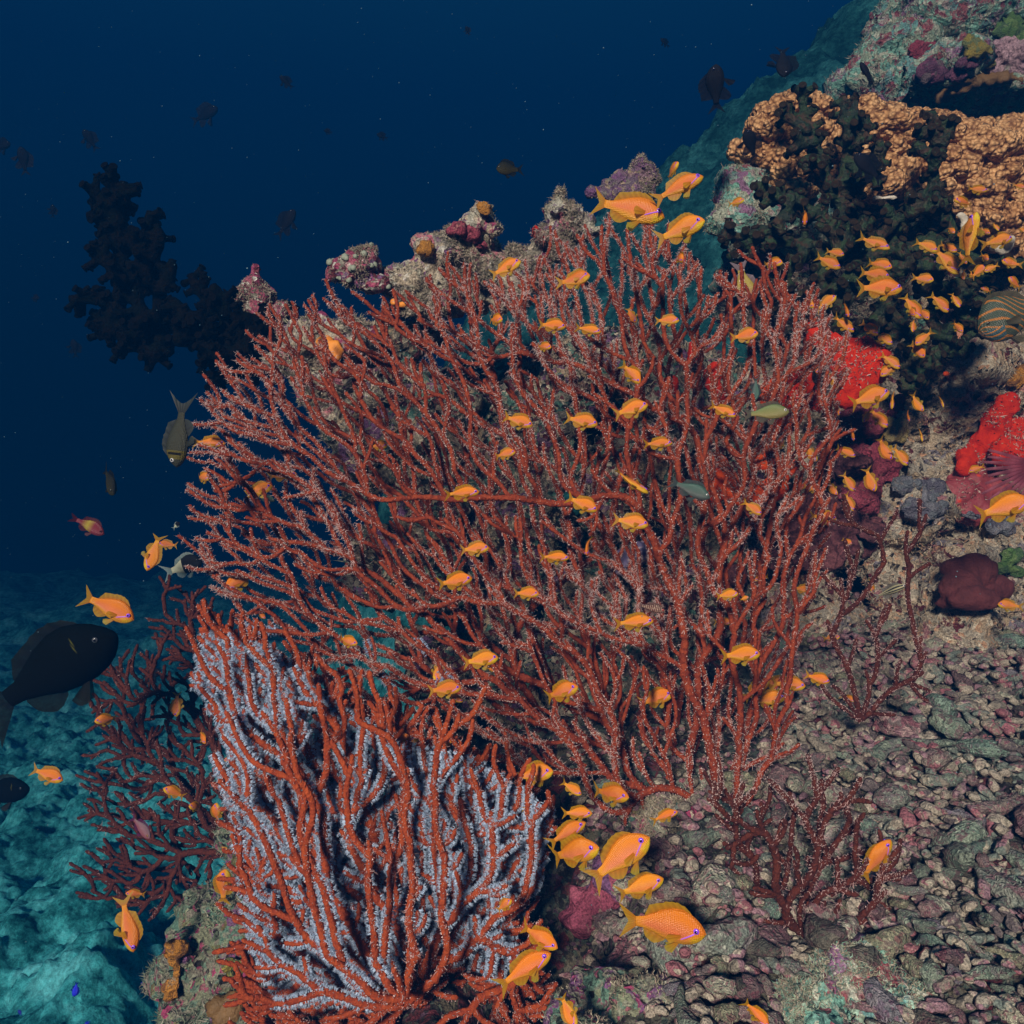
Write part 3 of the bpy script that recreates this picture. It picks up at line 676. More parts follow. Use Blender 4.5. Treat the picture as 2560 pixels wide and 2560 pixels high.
def stars(Q, E1, T, RR, mask, per, ln, rg, arms=7):
    """open polyps: little stars standing off both sides of a branch"""
    ii = np.nonzero(mask)[0]; i = np.repeat(ii, per); n = len(i)
    sgn = np.where(rg.random(n) < .5, -1, 1); a = rg.normal(0, .45, n) + np.where(sgn > 0, 0, np.pi); E2 = np.cross(T[i], E1[i])
    d = np.cos(a)[:, None] * E1[i] + np.sin(a)[:, None] * E2
    base = Q[i] + d * RR[i][:, None] * .9 + T[i] * rg.uniform(-.0025, .0025, (n, 1))
    h = ln * rg.uniform(.5, 1.0, (n, 1)); c = base + d * h
    u = T[i]; v = np.cross(d, u)
    # stalk
    sw = .0006
    SV = np.stack([base - u * sw, base + u * sw, c + u * sw, c - u * sw], 1).reshape(-1, 3); k4 = np.arange(n)[:, None] * 4
    SF = k4 + np.array([[0, 1, 2, 3]])
    off = len(SV); AV = []
    for m in range(arms):
        th = m / arms * 2 * np.pi + rg.uniform(-.3, .3, (n, 1))
        dd = np.cos(th) * u + np.sin(th) * v + d * rg.uniform(.1, .8, (n, 1)); dd /= np.linalg.norm(dd, axis=1, keepdims=True)
        l = ln * rg.uniform(.55, 1.0, (n, 1)); sd = np.cross(dd, d + rg.normal(0, .3, (n, 3))); sd /= np.maximum(np.linalg.norm(sd, axis=1, keepdims=True), 1e-9); sd *= .0004
        AV.append(np.stack([c - sd, c + sd, c + dd * l], 1))
    AV = np.stack(AV, 1).reshape(-1, 3); AF = off + np.arange(n * arms)[:, None] * 3 + np.array([[0, 1, 2]])
    return np.concatenate([SV, AV]), SF, AF

def S19(l): return [(x * 1.325, y * 1.325) for x, y in l]
def norm2(x, y): 
    l = math.hypot(x, y) or 1; return x / l, y / l
class Polys:
    def __init__(s): s.V = []; s.F4 = []; s.F3 = []; s.C = []; s.n = 0
    def add(s, V, F4, F3, c):
        s.V.append(V); 
        if F4 is not None: s.F4.append(F4 + s.n)
        if F3 is not None: s.F3.append(F3 + s.n)
        s.C.append(np.broadcast_to(np.array(c), (len(V), 3)) if np.ndim(c) == 1 else c); s.n += len(V)
    def obj(s, name, parent):
        F = ([np.concatenate(s.F4)] if s.F4 else []) + ([np.concatenate(s.F3)] if s.F3 else [])
        ob = mk(name, np.concatenate(s.V), F, M['fuzz'], cols=np.concatenate(s.C), smooth=False)
        setparent(ob, parent); ob['kind'] = 'stuff'; return ob
def fan_object(name, layers, mat, rt, rmax, label, full=1500, speck=1.6, thread=.7, pcol=(.62, .46, .44), tcol=(.50, .34, .33), star=None, group=None, spk=.0008, cat='sea fan'):
    V = []; F4 = []; F3 = []; off = 0; pl = Polys(); rg = np.random.default_rng(5)
    for f in layers:
        v, q, t = f.arrays(rt, rmax, full=full); V.append(v); F4.append(q + off); F3.append(t + off); off += len(v)
        nn = len(f.Q)
        a, b, _ = specks(f.Q, f.E1, f.T, f.RR, int(nn * speck), spk, rg)
        pl.add(a, None, b, np.repeat(np.array(pcol) * rg.uniform(.6, 1.5, (len(a) // 4, 1)), 4, 0))
        a, b, c = threads(f.Q, f.E1, f.T, f.RR, int(nn * thread), .006, .00045, rg); pl.add(a, b, c, tcol)
        if star:
            pxx = 1280 + f.Q[:, 0] / f.Q[:, 1] / K * 1280; pyy = 1280 - f.Q[:, 2] / f.Q[:, 1] / K * 1280
            mask = star['mask'](pxx, pyy, f) & (rg.random(nn) < star.get('p', .8))
            if mask.any():
                a, b, c = stars(f.Q, f.E1, f.T, f.RR, mask, star['per'], star['ln'], rg)
                pl.add(a, b, c, star['col'])
    hub = PA([(*layers[0].hub, layers[0].d[0])])[0]
    root = empty(name, hub); tag(root, label, cat, group)
    ob = mk('branches', np.concatenate(V), [np.concatenate(F4), np.concatenate(F3)], M[mat]); setparent(ob, root)
    pl.obj('polyps', root)
    print(name, 'verts', off, 'polyp verts', pl.n)
    return root

big_poly = S19([(530, 618), (470, 700), (425, 770), (405, 900), (395, 1050), (400, 1110), (470, 1190), (560, 1290), (700, 1370), (880, 1430), (960, 1490), (1250, 1535), (1370, 1540), (1470, 1560),
                (1530, 1500), (1480, 1400), (1500, 1280), (1545, 1090), (1580, 900), (1590, 700), (1560, 625), (1450, 520), (1330, 560), (1290, 500), (1225, 440), (1180, 480), (1090, 490), (1000, 540), (860, 545), (800, 600), (700, 600), (640, 570), (580, 620)])
HB = (1830, 2060)
def field_big(x, y):
    k = 1450 - 620 * max(0, min(1, (y - 1150) / 600))
    if x < 800 and y > 900: k *= .8
    return norm2((x - 1760) / k, -1)
layers = []
for k, (d0, R, sd) in enumerate([(1.40, 44, 1), (1.47, 42, 2), (1.55, 40, 3), (1.62, 40, 4)]):
    f = Fan(big_poly, (HB[0] - 30 * k, HB[1] - 20 * k), R, field_big, sd)
    f.run([-170, -167, -164, -161, -158, -154, -149, -143, -135, -125, -112, -97, -80, -64], d0 + .03, 26000, Lmin=60, Lmax=(140, 700), wob=.085, bend=.15, stem_bend=.010)
    layers.append(f); print('fan layer', k, len(f.x), len(f.branches))
def bigmask(x, y, f): 
    return ((np.abs(x - 560) < 130) & (y > 1560) & (y < 1900)) | ((f.seed == 2) & (x > 900) & (x < 1150) & (y > 1600) & (np.sin(x / 23) * np.sin(y / 31) > .3)) | ((x<1000)&(y>1640)&(f.seed>2)&(y>1500+.3*x))
fan_object('sea_fan', layers, 'branch', .0031, .0080, 'huge brick red branching sea fan with pale specks filling the middle of the picture', full=2500, speck=2.0, thread=1.8, pcol=(.62, .50, .47), tcol=(.60, .46, .44), spk=.0009,
           star=dict(mask=bigmask, per=4, ln=.0042, col=(.38, .50, .72)))

front_poly = S19([(392, 1195), (440, 1190), (520, 1240), (700, 1330), (850, 1380), (935, 1460), (1040, 1530), (1035, 1600), (990, 1720), (1010, 1800), (1000, 1990), (480, 1990), (450, 1780), (455, 1640), (430, 1540), (415, 1470), (470, 1430), (360, 1290)])
front_low = S19([(440, 1480), (520, 1400), (600, 1420), (700, 1340), (800, 1380), (880, 1360), (1000, 1500), (1030, 1600), (990, 1720), (1010, 1800), (1000, 1990), (480, 1990), (450, 1780), (455, 1640)])
def field_front(x, y):
    a, b = norm2(x - 1040, y - 2620); return norm2(a * .9, b - .35)
def field_front2(x, y):
    a, b = norm2(x - 1100, y - 2500); return norm2(a * .8 - .1, b - .5)
lf = []
for k, (d0, R, sd) in enumerate([(1.06, 84, 21), (1.12, 66, 22), (1.19, 44, 23), (1.25, 34, 24), (1.31, 27, 25)]):
    f = Fan(front_low if k < 2 else front_poly, (1010 + 15 * k, 2500), R, field_front if k < 2 else field_front2, sd, margin=130 if k < 2 else 90)
    f.run([-178, -168, -157, -146, -134, -122, -111, -100, -88, -75, -60, -40, 165], d0 + .02, 9000, Lmin=(90, 80, 50, 40, 36)[k], Lmax=(240, 800), wob=.075, bend=.12)
    lf.append(f); print('front', k, len(f.x))
star_poly = S19([(380, 1190), (520, 1230), (640, 1330), (760, 1400), (900, 1430), (1040, 1530), (1030, 1620), (980, 1760), (960, 1860), (820, 1800), (700, 1900), (520, 1900), (470, 1800), (440, 1560), (360, 1300)])
def frontmask(x, y, f):
    k = f.seed - 21
    ins = np.array([inside(star_poly, a, b) for a, b in zip(x, y)])
    nz = fbm(np.stack([x, y, 0 * x], 1), 1 / 120., 2, 3)
    right = (x > 1180) & (y > 1900)
    th = {0: .6, 1: .3, 2: -.2, 3: -.75, 4: -2}[k]
    return ins & ((nz > th) | (right & (nz > -.5)))
fan_object('sea_fan', lf, 'branch_front', .0034, .0105, 'orange red sea fan with open pale blue polyps at the bottom of the picture', full=1300, speck=1.6, thread=.7,
           star=dict(mask=frontmask, per=5, ln=.0050, col=(.47, .62, .80), p=.9))

left_poly = S19([(196, 1480), (205, 1390), (180, 1350), (200, 1270), (285, 1270), (300, 1180), (345, 1130), (420, 1150), (440, 1260), (490, 1450), (490, 1600), (420, 1620), (320, 1730), (190, 1700), (165, 1640), (230, 1600), (180, 1560)])
def field_left(x, y):
    a, b = norm2(x - 640, y - 2180); return norm2(a, b - .25)
ll = []
for k, (d0, sd) in enumerate([(1.72, 31), (1.80, 32)]):
    f = Fan(left_poly, (600, 2140), 46, field_left, sd, step=9)
    f.run([-180, -168, -156, -144, -132, -120, -108, -95, 170, -80], d0, 6000, Lmin=36, Lmax=(70, 260), wob=.15, bend=.13)
    ll.append(f)
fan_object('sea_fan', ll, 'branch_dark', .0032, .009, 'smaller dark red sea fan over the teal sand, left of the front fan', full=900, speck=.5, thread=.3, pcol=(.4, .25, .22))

spr_poly = S19([(1560, 1390), (1560, 1130), (1590, 960), (1650, 1000), (1755, 1000), (1740, 1190), (1740, 1290), (1640, 1390)])
f = Fan(spr_poly, (2150, 1800), 46, lambda x, y: norm2((x - 2120) * .5, -900), 41, step=9)
f.run([-158, -128, -95, -70, -45, -25], 1.50, 4000, Lmin=55, Lmax=(140, 420), wob=.07, bend=.07)
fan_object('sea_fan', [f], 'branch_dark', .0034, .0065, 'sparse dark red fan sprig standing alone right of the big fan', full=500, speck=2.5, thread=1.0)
low_poly = S19([(1340, 1500), (1480, 1540), (1560, 1480), (1640, 1540), (1600, 1600), (1680, 1610), (1700, 1700), (1560, 1780), (1470, 1740), (1380, 1640)])
f = Fan(low_poly, (2010, 2330), 44, lambda x, y: norm2((x - 2000) * 1.0, y - 2700), 42, step=9)
f.run([-165, -140, -118, -100, -78, -58, -35, -15], 1.16, 3000, Lmin=50, Lmax=(90, 420), wob=.10, bend=.09)
f2 = Fan(low_poly, (1980, 2300), 44, lambda x, y: norm2((x - 2000) * 1.0, y - 2700), 43, step=9)
f2.run([-150, -128, -108, -85, -60], 1.22, 1800, Lmin=50, Lmax=(90, 420), wob=.10, bend=.09)
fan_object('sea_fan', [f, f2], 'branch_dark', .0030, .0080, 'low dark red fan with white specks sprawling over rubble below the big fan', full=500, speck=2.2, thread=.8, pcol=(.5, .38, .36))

# ------------------------------------------------------------------ cup corals (thick stems set with tubes)
def B(x, y): return 1760 + x * .41408, y * .41408
def C(x, y): return 1760 + x * .41408, 700 + y * .41408
def D(x, y): return x * .41408, 800 + y * .41408
def E(x, y): return x * .4969, 1600 + y * .4969
def G(x, y): return 800 + x * .5176, 1000 + y * .5176
def H(x, y): return 800 + x * .41408, 1760 + y * .41408
def I(x, y): return 1500 + x * .54865, 1500 + y * .54865
def Z(x, y): return x * .5176, y * .5176
def remesh_blobs(rows, voxel, base):
    Vs = []; Fs = []; off = 0
    for (c, r) in rows:
        Vs.append(base[0] * r + c); Fs.append(base[1] + off); off += len(base[0])
    return np.concatenate(Vs), np.concatenate(Fs)
def cup_coral(name, lines, mat, cupmat, label, r0=.015, stub=.020, rs=.0075, dens=24, seed=0, voxel=.0045, spread=.12, front=True):
    rg = np.random.default_rng(seed); rows = []; cups = []
    for ln in lines:
        pts = PA(ln); seg = np.linalg.norm(np.diff(pts, axis=0), axis=1); L = np.concatenate([[0], np.cumsum(seg)])
        n = max(2, int(L[-1] / (r0 * .45))); u = np.linspace(0, L[-1], n)
        q = np.stack([np.interp(u, L, pts[:, k]) for k in range(3)], 1)
        for _ in range(3): q[1:-1] = (q[:-2] + 2 * q[1:-1] + q[2:]) / 4
        q += np.stack([fbm(q, 9, 2, seed + k) for k in (1, 2, 3)], 1) * .010
        t = np.gradient(q, axis=0); t /= np.linalg.norm(t, axis=1, keepdims=True)
        for k in range(n): rows.append((q[k], r0 * (1 - .3 * k / n) * rg.uniform(.88, 1.12)))
        m = int(L[-1] * 1000 / dens * 3.2)
        for j in range(m):
            k = rg.integers(0, n); v = rg.normal(0, 1, 3); 
            if front and rg.random() < .35: v[1] -= 1.0
            v -= t[k] * v.dot(t[k]); v /= np.linalg.norm(v); dirn = v + t[k] * rg.uniform(.1, .7); dirn /= np.linalg.norm(dirn)
            l = r0 * .8 + stub * rg.uniform(.45, 1.25); p0 = q[k]
            for s_ in np.linspace(.3, 1, 4): rows.append((p0 + dirn * l * s_, rs * (.86 + .2 * s_) * 1.0))
            cups.append((p0 + dirn * (l + rs * .93), dirn, rs))
        # end cup
        cups.append((q[-1] + t[-1] * (r0 * .75), t[-1], rs)); rows.append((q[-1] + t[-1] * r0 * .4, rs * 1.15))
    V0, F0 = remesh_blobs(rows, voxel, ICO1 if len(rows) > 4000 else ICO2)
    ob = mk('tmp', V0, F0, M['rock']); md = ob.modifiers.new('r', 'REMESH'); md.mode = 'VOXEL'; md.voxel_size = voxel
    dg = bpy.context.evaluated_depsgraph_get(); ev = ob.evaluated_get(dg); me = ev.to_mesh()
    V = np.zeros(len(me.vertices) * 3, np.float32); me.vertices.foreach_get('co', V); V = V.reshape(-1, 3).astype(float)
    li = np.zeros(len(me.loops), np.int32); me.loops.foreach_get('vertex_index', li)
    lt = np.zeros(len(me.polygons), np.int32); me.polygons.foreach_get('loop_total', lt); ls = np.zeros(len(me.polygons), np.int32); me.polygons.foreach_get('loop_start', ls)
    F = [np.stack([li[ls[lt == k] + j] for j in range(k)], 1) for k in (3, 4) if (lt == k).any()]
    ev.to_mesh_clear(); m0 = ob.data; bpy.data.objects.remove(ob); bpy.data.meshes.remove(m0)
    V = V + vnormals(V, F) * (fbm(V, 90, 2, seed) * .0012)[:, None]
    base = np.array(PA([lines[0][0]])[0]); root = empty(name, base); tag(root, label, 'cup coral')
    setparent(mk('stems', V, F, M[mat]), root)
    # cup mouths: a raised rim and a sunk dark centre
    Vc = []; Fc = []; off = 0; na = 10; an = np.arange(na) / na * 2 * np.pi
    for (c, d, r) in cups:
        d = d / np.linalg.norm(d); a = np.cross(d, [.3, .5, .8]); a /= np.linalg.norm(a); b_ = np.cross(d, a)
        ring = np.cos(an)[:, None] * a + np.sin(an)[:, None] * b_
        ks = [(1.0, -.25), (1.08, .12), (.80, .16), (.45, -.05)]
        for (rr, h) in ks: Vc.append(c + ring * r * rr + d * r * h)
        Vc.append((c + d * r * -.1)[None])
        for s_ in range(3):
            i = np.arange(na); Fc.append(np.stack([off + s_ * na + i, off + s_ * na + (i + 1) % na, off + (s_ + 1) * na + (i + 1) % na, off + (s_ + 1) * na + i], 1))
        i = np.arange(na); tip = off + 4 * na
        Fc.append(np.stack([off + 3 * na + i, off + 3 * na + (i + 1) % na, np.full(na, tip), np.full(na, tip)], 1)); off += 4 * na + 1
    Fq = np.concatenate([f for f in Fc]); tri = Fq[:, 2] == Fq[:, 3]
    cm = mk('cup_mouths', np.concatenate(Vc), [Fq[~tri], Fq[tri][:, :3]], M[cupmat]); setparent(cm, root); cm['kind'] = 'stuff'
    print(name, len(V), len(cups)); return root
def ln(fn, pts, d): 
    out = []
    for i, p in enumerate(pts):
        x, y = fn(p[0], p[1]); out.append((x, y, p[2] if len(p) > 2 else d))
    return out
s_ = lambda pts, d=1.98: [(x, y, d) for x, y in pts]
left_lines = [s_([(740, 860), (640, 850), (540, 862), (450, 850), (390, 845)]), s_([(400, 850), (345, 760), (310, 680), (285, 600), (285, 520), (293, 445)]), s_([(400, 850), (400, 740), (385, 660), (375, 600), (380, 545)], 2.02),
              s_([(330, 745), (280, 755), (225, 745), (185, 745)]), s_([(300, 700), (262, 650), (240, 640)], 1.95), s_([(395, 850), (320, 820), (262, 835)]), s_([(300, 770), (265, 830)]), s_([(420, 850), (360, 870), (300, 870)]), s_([(400, 850), (378, 915)], 1.96),
              s_([(590, 860), (560, 770), (500, 720), (480, 695)]), s_([(570, 780), (545, 720)], 1.95), s_([(620, 850), (600, 760), (590, 740)]), s_([(640, 860), (560, 920), (540, 950)]), s_([(680, 880), (630, 930), (610, 930)]), s_([(720, 830), (680, 770), (650, 780)]),
              s_([(740, 880), (690, 900), (660, 920)]), s_([(700, 860), (650, 810), (600, 800)], 1.9), s_([(450, 850), (470, 790), (430, 760)], 1.93), s_([(385, 800), (345, 810), (330, 860)], 1.94), s_([(360, 700), (350, 640), (330, 600)], 1.96), s_([(310, 620), (270, 540), (232, 540)]),
              s_([(300, 560), (260, 500), (228, 465)]), s_([(295, 520), (320, 480), (320, 468)]), s_([(380, 640), (410, 600), (405, 575)]), s_([(395, 720), (420, 690), (425, 660)]), s_([(520, 860), (500, 800), (450, 800)], 1.92), s_([(620, 860), (580, 820), (520, 830)], 2.04),
              s_([(330, 800), (280, 800), (240, 780)], 2.02), s_([(700, 850), (660, 840), (600, 880), (520, 880)], 1.9), s_([(760, 870), (730, 810), (700, 790)], 2.0)]
cup_coral('cup_coral', left_lines, 'blackcoral', 'cup_black', 'black branching cup coral silhouetted against open water at left', r0=.017, stub=.020, rs=.0085, dens=26, seed=51, voxel=.005, front=False)
Bl = lambda pts, d=2.0: ln(B, pts, d); Cl = lambda pts, d=1.95: ln(C, pts, d)
right_lines = [Bl([(950, 1500), (820, 1250), (720, 1050), (660, 900), (600, 760), (575, 640), (580, 545)], 1.98), Bl([(880, 1350), (840, 1150), (860, 980), (880, 860), (860, 740), (830, 620)], 2.0), Bl([(870, 850), (910, 740), (912, 650)], 1.96),
               Bl([(600, 790), (520, 720), (455, 690)], 1.96), Bl([(640, 860), (560, 870), (520, 900)], 1.94), Bl([(700, 1000), (620, 960), (580, 1000)], 1.94), Bl([(880, 900), (980, 840), (990, 740)], 1.98), Bl([(900, 1200), (1050, 1000), (1090, 900), (1080, 860)], 2.0),
               Bl([(860, 1000), (960, 1020), (1060, 1060)], 1.92), Bl([(950, 1450), (700, 1300), (500, 1200), (330, 1120)], 1.94), Bl([(520, 1210), (480, 1300), (440, 1340)], 1.92), Bl([(420, 1170), (360, 1220)], 1.92), Bl([(950, 1550), (700, 1500), (450, 1450), (250, 1420), (120, 1410)], 1.96),
               Bl([(600, 1480), (560, 1580), (480, 1640)], 1.92), Bl([(300, 1430), (220, 1500), (180, 1540)], 1.94), Bl([(450, 1460), (400, 1380), (330, 1360)], 1.96), Bl([(800, 1540), (760, 1400), (700, 1380)], 1.9),
               Bl([(1000, 1500), (1200, 1350), (1350, 1200), (1390, 1050), (1380, 900), (1400, 780), (1375, 695)], 1.98), Bl([(1390, 950), (1310, 920), (1290, 880)], 1.95), Bl([(1400, 860), (1480, 800), (1470, 750)], 1.96), Bl([(1400, 830), (1330, 800), (1300, 790)], 1.96), Bl([(1380, 1020), (1440, 940)], 1.95),
               Bl([(1300, 1260), (1420, 1230), (1500, 1330), (1520, 1400)], 1.93), Bl([(1250, 1290), (1220, 1200), (1230, 1190)], 1.94), Bl([(1000, 1550), (1200, 1500), (1400, 1480), (1600, 1560), (1800, 1600), (1930, 1620)], 1.95),
               Bl([(1000, 1600), (1100, 1750), (1100, 1900)], 1.93), Bl([(1200, 1520), (1300, 1650), (1450, 1750), (1600, 1780), (1760, 1850)], 1.93), Bl([(1050, 1420), (1150, 1350), (1120, 1280)], 1.92), Bl([(700, 1500), (720, 1650), (640, 1750), (500, 1800)], 1.95), Bl([(1000, 1650), (900, 1750), (780, 1850)], 1.95),
               Bl([(900, 1600), (830, 1700), (700, 1800), (640, 1900)], 1.92), Bl([(500, 1640), (450, 1750), (420, 1850)], 1.93), Cl([(900, 60), (850, 160), (760, 280), (720, 340)]), Cl([(1100, 150), (1180, 260), (1250, 350), (1270, 480), (1260, 610)], 1.93), Cl([(1260, 400), (1340, 440), (1400, 500)], 1.94), Cl([(1250, 350), (1380, 340), (1500, 400), (1560, 440)], 1.96),
               Cl([(1100, 180), (1020, 260), (960, 340)], 1.93), Cl([(1260, 560), (1210, 620), (1200, 650)]), Cl([(1300, 60), (1450, 120), (1600, 180), (1720, 230), (1800, 170)], 1.95), Cl([(1450, 120), (1560, 60), (1750, 110)], 1.93), Cl([(1600, 200), (1650, 300), (1600, 340)], 1.97), Cl([(1270, 480), (1300, 580), (1290, 640)], 1.92),
               Cl([(1150, 240), (1080, 330), (1100, 400)], 1.96), Cl([(1350, 200), (1400, 300), (1480, 360)], 1.98), Bl([(1600, 1570), (1650, 1700), (1600, 1780)], 1.97), Bl([(1150, 1600), (1300, 1600), (1420, 1640)], 1.9), Bl([(850, 1480), (900, 1380), (980, 1330)], 1.9)]
cup_coral('cup_coral', right_lines, 'greencoral', 'cup', 'dark green branching cup coral with round tube mouths at the upper right', r0=.014, stub=.015, rs=.0088, dens=30, seed=52, voxel=.0055)

# ------------------------------------------------------------------ tan knobbly coral
def rowblobs(fn, rows, d, r, rg, fl=.8):
    out = []
    for row in rows:
        p = [fn(*q) for q in row]; 
        for a, b_ in zip(p[:-1], p[1:]):
            L = math.hypot(b_[0] - a[0], b_[1] - a[1]); n = max(2, int(L / (r * .62)))
            for k in range(n):
                u = (k + rg.uniform(-.3, .3)) / n; x = a[0] + (b_[0] - a[0]) * u + rg.uniform(-5, 5); y = a[1] + (b_[1] - a[1]) * u + rg.uniform(-5, 5)
                out.append((x, y, d + rg.uniform(-.02, .03), r * rg.uniform(.65, 1.25), r * rg.uniform(.5, .85), r * K * d / 1280 * rg.uniform(.8, 1.5)))
    return px(out)
rgt = random.Random(9)
rowsT = [[(350, 690), (560, 770)], [(300, 760), (520, 830)], [(600, 640), (690, 650), (790, 690)], [(620, 740), (760, 790)], [(330, 880), (490, 960)], [(210, 930), (500, 1010)], [(640, 850), (730, 950)], [(810, 840), (900, 960), (1000, 900)], [(950, 690), (1100, 740), (1300, 770), (1500, 820), (1950, 850)],
         [(950, 790), (1260, 860)], [(1430, 950), (1700, 900), (1950, 940)], [(980, 960), (1060, 1080), (1250, 1090), (1180, 1000)], [(1080, 1130), (1200, 1150)], [(1430, 1060), (1600, 1040), (1950, 1060)], [(1450, 1140), (1650, 1140), (1850, 1140)], [(1650, 1230), (1950, 1290)], [(1700, 1310), (1950, 1390)], [(1780, 1450), (1950, 1520)],
         [(460, 1110), (660, 1180)], [(970, 1150), (1060, 1190)], [(1000, 720), (1200, 700)], [(450, 640), (520, 690)], [(1600, 980), (1950, 1000)], [(440, 1000), (600, 1060)], [(1000, 640), (1100, 690)], [(1100, 860), (1300, 940)], [(700, 900), (1000, 1000)], [(1500, 880), (1900, 890)]]
bl = rowblobs(B, rowsT, 2.16, 26, rgt)
bl += px([(2000, 300, 2.3, 100, 60), (2130, 330, 2.32, 130, 70), (2300, 380, 2.32, 150, 80), (2500, 420, 2.32, 160, 110), (1930, 350, 2.28, 60, 50), (2050, 420, 2.3, 110, 60), (2220, 450, 2.32, 120, 60), (2560, 560, 2.3, 80, 110), (2450, 520, 2.34, 120, 80)])
bl += fill([B(300, 720), B(600, 610), B(800, 640), B(1100, 670), B(1960, 830), B(1960, 1560), B(1700, 1400), B(1500, 1250), B(1200, 1180), B(900, 1080), B(500, 1020), B(230, 950)], 2.17, 24, 190, rgt, .9)
V, F = mass(bl, .0055, ((.010, 18), (.006, 45)), 61, smooth=4)
V = knob(V, F, .014, 85, 61)
ob = mk('knobbly_coral', V, F, M['tan']); reg(V, F); c = V.mean(0); origin(ob, c)
tag(ob, 'tan orange knobbly coral spread in ledges behind the dark green cup coral', 'hard coral')

# ------------------------------------------------------------------ sponges, tunicates and crusts seated on the rock
def skin(name, c1, c2, **k): M[name] = mat_skin(name, c1, c2, **k); return name
skin('red', (.42, .016, .006), (.62, .035, .008), s=60, rough=.9, bump=1.0, spec=.12, holes=(55, .09, (.08, .004, .003)))
skin('orangered', (.62, .05, .008), (.78, .10, .010), s=60, rough=.9, bump=1.0, spec=.12, holes=(55, .09, (.08, .004, .003)))
skin('magenta', (.28, .045, .07), (.36, .07, .10), s=40, bump=.5, holes=(60, .10, (.10, .01, .02)))
skin('brownp', (.11, .035, .040), (.17, .06, .065), s=30, bump=.8, rough=.8)
skin('maroon', (.20, .03, .035), (.28, .05, .06), s=30, bump=.5, holes=(26, .10, (.5, .04, .02)))
skin('darkmaroon', (.06, .012, .012), (.10, .022, .022), s=30, bump=1.0, rough=.85)
skin('orange', (.70, .22, .02), (.80, .30, .03), s=50)
skin('yellow', (.48, .36, .10), (.60, .48, .2), s=50, holes=(70, .14, (.12, .06, .01)))
skin('lilac', (.20, .17, .34), (.32, .28, .46), s=40)
skin('lavender', (.40, .26, .32), (.52, .36, .42), s=24, holes=(30, .08, (.2, .1, .14)))
skin('lime', (.10, .34, .05), (.20, .50, .10), s=40, bump=1, holes=(120, .2, (.4, .7, .2)))
skin('mustard', (.34, .26, .03), (.48, .38, .05), s=40, holes=(90, .15, (.6, .5, .1)))
skin('plum', (.14, .04, .10), (.22, .07, .15), s=30, bump=.8)
skin('brownalga', (.12, .07, .02), (.18, .10, .03), s=40, bump=.8)
skin('blueg', (.14, .17, .24), (.22, .26, .32), s=30, bump=.9)
skin('bone', (.55, .52, .42), (.70, .66, .55), s=50, bump=.6)
skin('ochre', (.30, .13, .02), (.42, .20, .04), s=40, bump=.8)
skin('salmon', (.48, .20, .12), (.60, .30, .18), s=60, bump=.8)
def patch(name, fn, spots, mat, label, cat, off=0.0, flat=.55, voxel=.005, disp=((.010, 16), (.004, 60)), dflt=None, sc=.414, at=None):
    rows = []
    for s in spots:
        x, y = fn(s[0], s[1]); r = s[2] * sc * 1.25; rz = (s[3] if len(s) > 3 else s[2]) * sc * 1.2
        d = at or surf(x, y, dflt)
        if d is None: continue
        d -= off; k = K * d / 1280; ry = (r + rz) / 2 * k * flat
        rows.append((*P(x, y, d + ry * .25), r * k, ry, rz * k))
    if not rows: print('no seat', label); return
    rd = mat not in ('red', 'orangered', 'maroon', 'darkmaroon', 'lilac', 'orange', 'bone')
    if rd: disp = ((.012, 22), (.009, 60)); rows = [(a, b_, c, d_ * 1.1, e_ * .75, f_ * 1.1) for a, b_, c, d_, e_, f_ in rows]
    rows += [tuple((np.array(p_) + np.array(q_)) / 2 * np.array([1, 1, 1, .8, .8, .8])) for p_, q_ in zip(rows[:-1], rows[1:])]
    ds = [r[1] for r in rows]; med = float(np.median(ds))
    rows = [(r[0] * 1, min(max(r[1], med - .07), med + .07), r[2], r[3], r[4] + abs(r[1] - min(max(r[1], med - .07), med + .07)), r[5]) for r in rows]
    V, F = mass(rows, voxel, disp, len(label), smooth=5 if len(spots) > 1 else 1); ob = mk(name, V, F, M[mat]); origin(ob, V.mean(0)); tag(ob, label, cat)
    if mat in ('red', 'orangered', 'maroon', 'magenta') and len(spots) > 2: add_turf(ob, V, F, 420, .007, [(.5, .42, .34), (.6, .5, .46), (.3, .1, .08)], len(spots))
    return ob
def crust(name, cols, other, s=40): M[name] = mat_encrust(name, cols, other, s, bump=.9, amount=.60)
crust('magenta', [(.26, .045, .07), (.30, .06, .09), (.22, .04, .06)], [(.28, .06, .09), (.16, .03, .04), (.34, .18, .16)], 26)
crust('lavender', [(.36, .24, .28), (.42, .29, .33), (.30, .20, .25)], [(.4, .28, .3), (.2, .12, .16), (.3, .3, .26)], 16)
crust('lime', [(.08, .17, .05), (.13, .23, .07), (.06, .12, .05)], [(.18, .30, .10), (.05, .09, .04), (.2, .24, .14)], 60)
crust('mustard', [(.26, .22, .04), (.16, .20, .08), (.34, .28, .05)], [(.4, .34, .08), (.1, .12, .06), (.2, .26, .14)], 50)
crust('plum', [(.12, .05, .09), (.17, .06, .11), (.13, .10, .11)], [(.2, .08, .13), (.10, .14, .12), (.08, .03, .05)], 34)
crust('blueg', [(.13, .15, .17), (.18, .19, .22), (.10, .10, .13)], [(.24, .26, .28), (.1, .08, .08), (.26, .22, .18)], 40)
crust('yellow', [(.40, .32, .12), (.48, .40, .18)], [(.3, .2, .08), (.5, .44, .24), (.1, .06, .02)], 50)
crust('ochre', [(.34, .15, .02), (.44, .2, .03), (.22, .10, .03)], [(.3, .26, .18), (.5, .24, .04)], 50)
